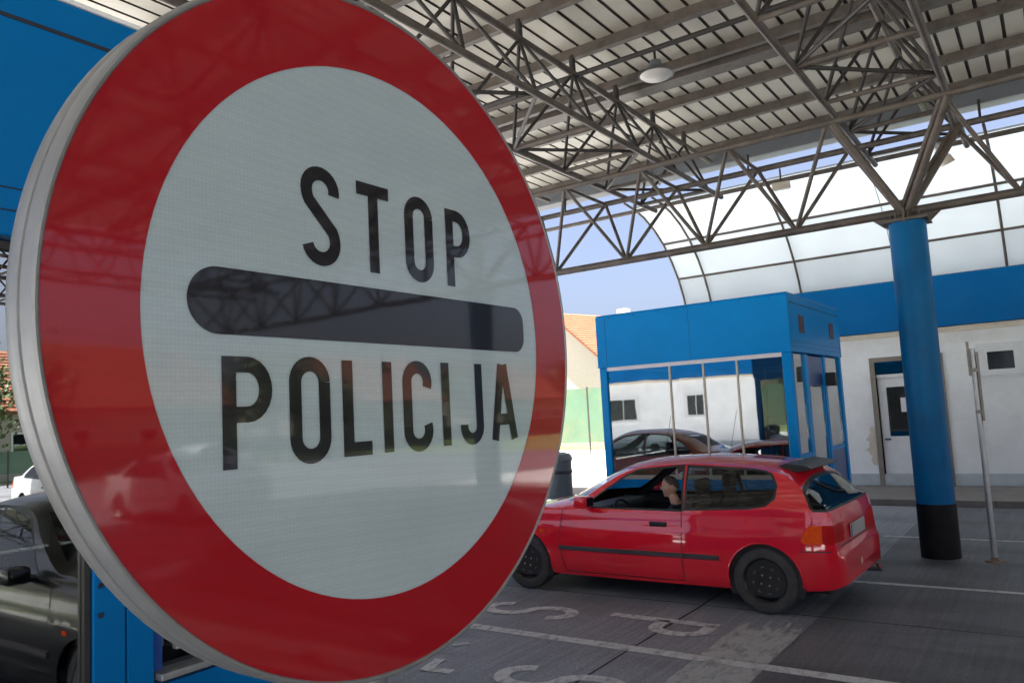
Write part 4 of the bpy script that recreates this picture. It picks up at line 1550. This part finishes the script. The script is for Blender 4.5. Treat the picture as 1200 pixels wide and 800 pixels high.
        mesh_obj("rear_wiper", bmk, 'plastic', t)
        # bumper seam wrapping the rear corner
        bmk = bmesh.new()
        prev = None
        for k in range(12):
            px = -.33-.24*k/11
            c = [bmk.verts.new((px, yside(px, z)+.0015, z)) for z in (.556, .565)]
            if prev:
                bmk.faces.new((prev[0], prev[1], c[1], c[0]))
            prev = c
        mesh_obj("bumper_seam", bmk, 'plastic', t)
        # hatch shut lines laid on the tail by shooting rays at the body from behind
        from mathutils.bvhtree import BVHTree
        bv = BVHTree.FromBMesh(bm)
        def tail(y, z):
            h_ = bv.ray_cast(Vector((-2, y, z)), Vector((1, 0, 0)))
            return h_[0].x-.002 if h_[0] else None
        for nm_, path, wd in (("hatch_line", [(-.60, .585), (.60, .585)], .010), ("hatch_line", [(.60, .585), (.625, .70), (.60, .86)], .007), ("hatch_line", [(-.60, .585), (-.625, .70), (-.60, .86)], .007)):
            bmk = bmesh.new()
            pp = []
            for (y0_, z0_), (y1_, z1_) in zip(path, path[1:]):
                for k in range(17):
                    pp.append((y0_+(y1_-y0_)*k/16, z0_+(z1_-z0_)*k/16))
            prev = None
            for k, (yy, zz) in enumerate(pp):
                a_, b2 = pp[max(k-1, 0)], pp[min(k+1, len(pp)-1)]
                L_ = math.hypot(b2[0]-a_[0], b2[1]-a_[1]) or 1
                ny, nz = -(b2[1]-a_[1])/L_*wd/2, (b2[0]-a_[0])/L_*wd/2
                xa_, xb_ = tail(yy+ny, zz+nz), tail(yy-ny, zz-nz)
                if xa_ is None or xb_ is None:
                    prev = None
                    continue
                c = (bmk.verts.new((xa_, yy+ny, zz+nz)), bmk.verts.new((xb_, yy-ny, zz-nz)))
                if prev:
                    bmk.faces.new((prev[0], prev[1], c[1], c[0]))
                prev = c
            mesh_obj(nm_, bmk, 'plastic', t)
        # short aerial on the roof edge
        bmk = bmesh.new()
        tube(bmk, [(1.50, -.45, 1.24), (1.38, -.46, 1.75)], .003, 5)
        mesh_obj("aerial", bmk, 'plastic', t)
    mesh_obj("body", bm, paint, t, 30)
    return t

M['sticker'] = mat("orange_sticker", (0.75, 0.45, 0.25), 0.5, var=0.3, scale=30)
CAR_LOC = (-2.25, 7.74, 0.006)
CAR_RZ = R(178.6)
red = make_car(HATCH, 'car_red', "hatchback_car", "red three door hatchback with black steel wheels in front of the booth", CAR_LOC, CAR_RZ, 'rim', None, True, True)
make_car(SEDAN, 'car_dark', "sedan_car", "dark sedan seen as a reflection in the mirrored booth door at left", (3.30, 3.33, .006), R(180), 'silverwheel', "cars seen only in reflections")
make_car(SEDAN, 'car_orange', "sedan_car", "copper sedan hidden behind the round sign, seen reflected in the booth glass", (-5.9, 3.9, .006), R(180), 'silverwheel', "cars seen only in reflections")
make_car(SEDAN, 'car_white', "sedan_car", "white sedan parked far behind the camera, reflected in the round sign", (25.0, 15.2, .006), R(75), 'silverwheel', "cars seen only in reflections")

make_car(SEDAN, 'car_white', "sedan_car", "white sedan queuing behind the dark one, a small reflection in the mirrored booth door", (16.5, 9.6, .006), R(180), 'silverwheel', "cars seen only in reflections")

# ================================================================== DRIVER
def make_driver():
    Vp, Ep, Rp = [], [], []
    def chain(pts, start=None):
        last = start
        for (p, r_) in pts:
            Vp.append(p); Rp.append(r_)
            i = len(Vp)-1
            if last is not None:
                Ep.append((last, i))
            last = i
        return last
    # pelvis at local origin of the person; x forward, y left, z up
    chain([((0, 0, 0), (.15, .13))])
    chest = chain([((.02, 0, .18), (.15, .12)), ((.06, 0, .36), (.17, .12))], 0)
    neck = chain([((.09, 0, .49), (.065, .065)), ((.115, 0, .56), (.055, .055)), ((.13, 0, .61), (.055, .055))], chest)
    hands = []
    for s in (1, -1):
        sh = chain([((.06, s*.17, .43), (.068, .068)), ((.20, s*.235, .24), (.047, .047)), ((.40, s*.16, .33), (.036, .036)), ((.46, s*.155, .355), (.030, .022))], chest)
        palm = chain([((.51, s*.15, .375), (.034, .018))], sh)
        hands.append((palm, s))
        kn = chain([((.08, s*.10, -.02), (.10, .10)), ((.46, s*.13, .10), (.07, .07)), ((.62, s*.12, -.22), (.052, .052)), ((.66, s*.12, -.30), (.045, .04)), ((.80, s*.12, -.31), (.04, .03))], 0)
        for k in range(4):
            dy = s*(.015-.011*k)
            L = (.9, 1.0, .95, .8)[k]
            chain([((.535, s*.15+dy, .392), (.009, .009)), ((.555+.01*L, s*.15+dy, .385), (.0085, .0085)), ((.56, s*.15+dy, .385-.03*L), (.008, .008))], palm)
        chain([((.50, s*.15-s*.03, .37), (.010, .010)), ((.53, s*.15-s*.04, .365), (.009, .009))], palm)
    me = bpy.data.meshes.new("person_skin")
    me.from_pydata(Vp, Ep, [])
    o = bpy.data.objects.new("person_tmp", me)
    COL.objects.link(o)
    md = o.modifiers.new("skin", 'SKIN')
    for i, sv in enumerate(me.skin_vertices[0].data):
        sv.radius = Rp[i]
        sv.use_root = (i == 0)
    sb = o.modifiers.new("sub", 'SUBSURF')
    sb.levels = sb.render_levels = 2
    dg = bpy.context.evaluated_depsgraph_get()
    body = bpy.data.meshes.new_from_object(o.evaluated_get(dg))
    bpy.data.objects.remove(o)
    bm = bmesh.new()
    bm.from_mesh(body)
    hc = Vector((.155, 0, .69))
    hb = bmesh.new()
    bmesh.ops.create_uvsphere(hb, u_segments=24, v_segments=18, radius=1.0)
    for v in hb.verts:
        x, y, z = v.co
        X, Y, Z = x*.098, y*.077, z*.122
        if z < -.2:                       # jaw narrows and comes forward
            k = (-.2-z)/.8
            X = X*(1-.28*k)+.018*k
            Y *= 1-.30*k
        if x > .5:                        # flatten the face
            X = .098*(.5+(x-.5)*.72)
        v.co = Vector((X, Y, Z))+hc
    bmesh.ops.create_uvsphere(hb, u_segments=8, v_segments=6, radius=1, matrix=Matrix.Translation(hc+Vector((.090, 0, -.018))) @ Matrix.Rotation(.35, 4, 'Y') @ Matrix.Diagonal((.022, .013, .030, 1)))
    bmesh.ops.create_uvsphere(hb, u_segments=8, v_segments=6, radius=1, matrix=Matrix.Translation(hc+Vector((.072, 0, -.068))) @ Matrix.Diagonal((.016, .024, .010, 1)))
    bmesh.ops.create_uvsphere(hb, u_segments=8, v_segments=6, radius=1, matrix=Matrix.Translation(hc+Vector((.072, 0, .018))) @ Matrix.Diagonal((.014, .045, .010, 1)))
    bmesh.ops.create_uvsphere(hb, u_segments=8, v_segments=6, radius=1, matrix=Matrix.Translation(hc+Vector((.058, 0, -.102))) @ Matrix.Diagonal((.022, .026, .016, 1)))
    for s in (1, -1):
        bmesh.ops.create_uvsphere(hb, u_segments=8, v_segments=6, radius=1, matrix=Matrix.Translation(hc+Vector((-.008, s*.078, -.008))) @ Matrix.Diagonal((.020, .012, .033, 1)))
    tmp = bpy.data.meshes.new("h")
    hb.to_mesh(tmp); hb.free()
    bm.from_mesh(tmp)
    me2 = bpy.data.meshes.new("person_raw")
    bm.to_mesh(me2); bm.free()
    o = bpy.data.objects.new("person_tmp", me2)
    COL.objects.link(o)
    rm = o.modifiers.new("remesh", 'REMESH')
    rm.mode = 'VOXEL'
    rm.voxel_size = 0.008
    sm = o.modifiers.new("smooth", 'SMOOTH')
    sm.iterations = 2
    dg = bpy.context.evaluated_depsgraph_get()
    fin = bpy.data.meshes.new_from_object(o.evaluated_get(dg))
    bpy.data.objects.remove(o)
    fin.materials.clear()
    for k in ('skin', 'shirt', 'trousers'):
        fin.materials.append(M[k])
    for p in fin.polygons:
        c = p.center
        mi = 1
        if c.z > .50 and c.x < .30: mi = 0
        elif c.x > .34 and c.z > .26: mi = 0
        elif c.z < .02 or (c.x > .2 and c.z < .2): mi = 2
        p.material_index = mi
        p.use_smooth = True
    per = bpy.data.objects.new("person", fin)
    COL.objects.link(per)
    # short hair: a shell over the back and top of the skull
    hb = bmesh.new()
    bmesh.ops.create_uvsphere(hb, u_segments=24, v_segments=18, radius=1.0)
    for v in hb.verts:
        v.co = Vector((v.co.x*.101-.003, v.co.y*.081, v.co.z*.123+.003))+hc
    kill = [f for f in hb.faces if (lambda c: c.z-hc.z < .062+(c.x-hc.x)*.75 or c.z-hc.z < -.01)(f.calc_center_median())]
    bmesh.ops.delete(hb, geom=kill, context='FACES')
    mesh_obj("hair", hb, 'hair', per, 60)
    for s in (1, -1):
        eb = bmesh.new()
        bmesh.ops.create_uvsphere(eb, u_segments=8, v_segments=6, radius=.009, matrix=Matrix.Translation(hc+Vector((.076, s*.031, .0))))
        mesh_obj("eye", eb, 'hair', per, 60)
    return per
drv = make_driver()
cz = Matrix.Translation(CAR_LOC) @ Matrix.Rotation(CAR_RZ, 4, 'Z')
drv.matrix_world = cz @ Matrix.Translation((.915, .37, .44)) @ Matrix.Diagonal((.93, .93, .88, 1))
tag(drv, "driver in a dark shirt sitting at the wheel of the red car, facing left", "person")

# ================================================================== BACKGROUND
def house(loc, rz, label, w=11, d=9, h=3.2, rh=3.0):
    t = thing("house", label, "house", loc, rz, group="tile roofed houses")
    bm = bmesh.new()
    # walls with gables as one closed prism (gable ends on +-X)
    prism(bm, [(-d/2, 0), (d/2, 0), (d/2, h), (0, h+rh), (-d/2, h)], -w/2, w/2, 'X')
    mesh_obj("wall", bm, 'house_wall', t)
    for s in (1, -1):
        bm = bmesh.new()
        ov = .5
        L = math.hypot(d/2, rh)
        k = (L+ov)/L
        y1, z1 = s*d/2*k, h+rh-rh*k
        vs = [(-w/2-.4, 0, h+rh+.06), (w/2+.4, 0, h+rh+.06), (w/2+.4, y1, z1+.06), (-w/2-.4, y1, z1+.06)]
        a = [bm.verts.new(v) for v in vs]
        b_ = [bm.verts.new((v[0], v[1], v[2]+.16)) for v in vs]
        bm.faces.new(a); bm.faces.new(b_[::-1])
        for q in range(4):
            bm.faces.new((a[q], a[(q+1) % 4], b_[(q+1) % 4], b_[q]))
        bmesh.ops.recalc_face_normals(bm, faces=bm.faces)
        r_ = mesh_obj("roof", bm, 'roof_tile', t)
        # tile courses as thin battens following the slope
        for c in range(1, 19):
            u = c/19
            p0 = Vector((-w/2-.4, y1*u, h+rh+.22+(z1-h-rh)*u))
            p1 = Vector((w/2+.4, y1*u, h+rh+.22+(z1-h-rh)*u))
            beam("tile_course", p0, p1, .09, .03, r_, 'roof_tile')
    boxo("chimney", w*.22, w*.22+.6, d*.1, d*.1+.6, h+rh*.5, h+rh+.9, 'house_wall', t)
    for wx in (-w*.3, 0, w*.3):
        for s in (1, -1):
            f = boxo("window", wx-.6, wx+.6, s*d/2-.03 if s > 0 else s*d/2-.05, s*d/2+.05 if s > 0 else s*d/2+.03, 1.0, 2.3, 'white', t)
            boxo("pane", wx-.5, wx+.5, s*d/2+.051 if s > 0 else s*d/2-.06, s*d/2+.06 if s > 0 else s*d/2-.051, 1.1, 2.2, 'window_glass', f)
    for s in (1, -1):
        for wy in (-1.6, 1.6):
            f = boxo("window", s*w/2-.03, s*w/2+.05*s if s > 0 else s*w/2+.03, wy-.5, wy+.5, 1.0, 2.3, 'white', t) if s > 0 else boxo("window", -w/2-.05, -w/2+.03, wy-.5, wy+.5, 1.0, 2.3, 'white', t)
            boxo("pane", s*w/2+.051 if s > 0 else -w/2-.06, s*w/2+.06 if s > 0 else -w/2-.051, wy-.4, wy+.4, 1.1, 2.2, 'window_glass', f)
    return t
house((-21.4, 40.9, 0), R(75), "white house with orange tiled roof left of the far booth", 9, 6.5, 4.7, 2.5)
house((-34.0, 46.0, 0), R(20), "orange roofed house farther off behind the round sign", 11, 9, 3.2, 3.0)
house((42.0, 20.0, 0), R(80), "orange roofed house behind the camera reflected beside the word POLICIJA", 12, 9, 3.4, 3.2)
house((43.0, 38.0, 0), R(100), "orange roofed house behind the camera to the right", 12, 9, 3.4, 3.2)
house((44.0, 58.0, 0), R(85), "orange roofed house behind the camera farthest to the right", 12, 9, 3.4, 3.2)

def net_fence(p0, p1, hgt, label):
    a, b_ = Vector(p0), Vector(p1)
    L = (b_-a).length
    t = thing("net_fence", label, "fence", p0, math.atan2(b_.y-a.y, b_.x-a.x), group="green netting fences")
    n = int(L/2.5)
    for i in range(n):
        x0 = i*L/n
        boxo("net_panel", x0+.04, x0+L/n-.04, -.008, .008, .55, hgt-.05, 'netting', t)
    for i in range(n+1):
        member("post", (i*L/n, 0, 0), (i*L/n, 0, hgt), .04, t, 'steel_dark')
    return t
net_fence((-34, 29, 0), (6, 29, 0), 2.9, "green netting fence left of the far booth")
net_fence((31, 4, 0), (31, 60, 0), 1.5, "low green netting fence behind the camera")
t = thing("litter_bin", "dark grey bin standing between the round sign and the red car", "bin", (-8.70, 13.92, 0))
bm = bmesh.new()
lathe(bm, [(.22, 0), (.25, .05), (.27, .85), (.29, .86), (.29, .92), (.24, 1.0), (.1, 1.04), (0, 1.05)], 24)
mesh_obj("barrel", bm, 'bin', t, 40)
bm = bmesh.new()
lathe(bm, [(.272, .60), (.282, .61), (.282, .66), (.272, .67)], 24)
mesh_obj("band", bm, 'plastic', t)

def tree(loc, hgt, rad, label, seed):
    rnd = random.Random(seed)
    t = thing("tree", label, "tree", loc, 0, group="trees behind the camera")
    bm = bmesh.new()
    tube(bm, [(0, 0, 0), (.05, .03, hgt*.25), (.1, -.05, hgt*.5), (.0, 0, hgt*.8)], [.22, .17, .12, .03], 10)
    tips = []
    for k in range(9):
        a = k*2.4
        z0 = hgt*(.28+.05*k)
        e = Vector((rad*.7*math.cos(a), rad*.7*math.sin(a), z0+rad*.5))
        tube(bm, [(.05, 0, z0), (e.x*.5, e.y*.5, z0+rad*.3), e], [.07, .05, .015], 6)
        tips.append(e)
    mesh_obj("trunk", bm, 'bark', t, 50)
    tips += [Vector((rnd.uniform(-.4, .4)*rad, rnd.uniform(-.4, .4)*rad, hgt*rnd.uniform(.6, .95))) for _ in range(10)]
    verts, faces = [], []
    for c in tips:
        for _ in range(170):
            p = c+Vector((rnd.gauss(0, 1), rnd.gauss(0, 1), rnd.gauss(0, .8)))*rad*.27
            q = Vector((rnd.uniform(-1, 1), rnd.uniform(-1, 1), rnd.uniform(-1, 1))).normalized()
            r_ = q.orthogonal().normalized()*rnd.uniform(.10, .2)
            s_ = q.cross(r_)*.6
            i = len(verts)
            verts += [p-r_, p-s_, p+r_, p+s_]
            faces.append((i, i+1, i+2, i+3))
    me = bpy.data.meshes.new("crown")
    me.from_pydata([tuple(v) for v in verts], [], faces)
    me.materials.append(M['leaf'])
    link_mesh("crown", me, t)
for i, (x, y, hgt, rad) in enumerate(((36, 14, 5.5, 2.2), (37, 28, 6, 2.4), (36, 31, 4.5, 1.8), (38, 48, 5.5, 2.2), (40, 66, 7, 2.6))):
    tree((x, y, 0), hgt, rad, ("leafy tree behind the camera, %s" % ("nearest the white car", "between the first two houses", "small one between two houses", "right of the second house", "farthest to the right")[i]), 11+i)
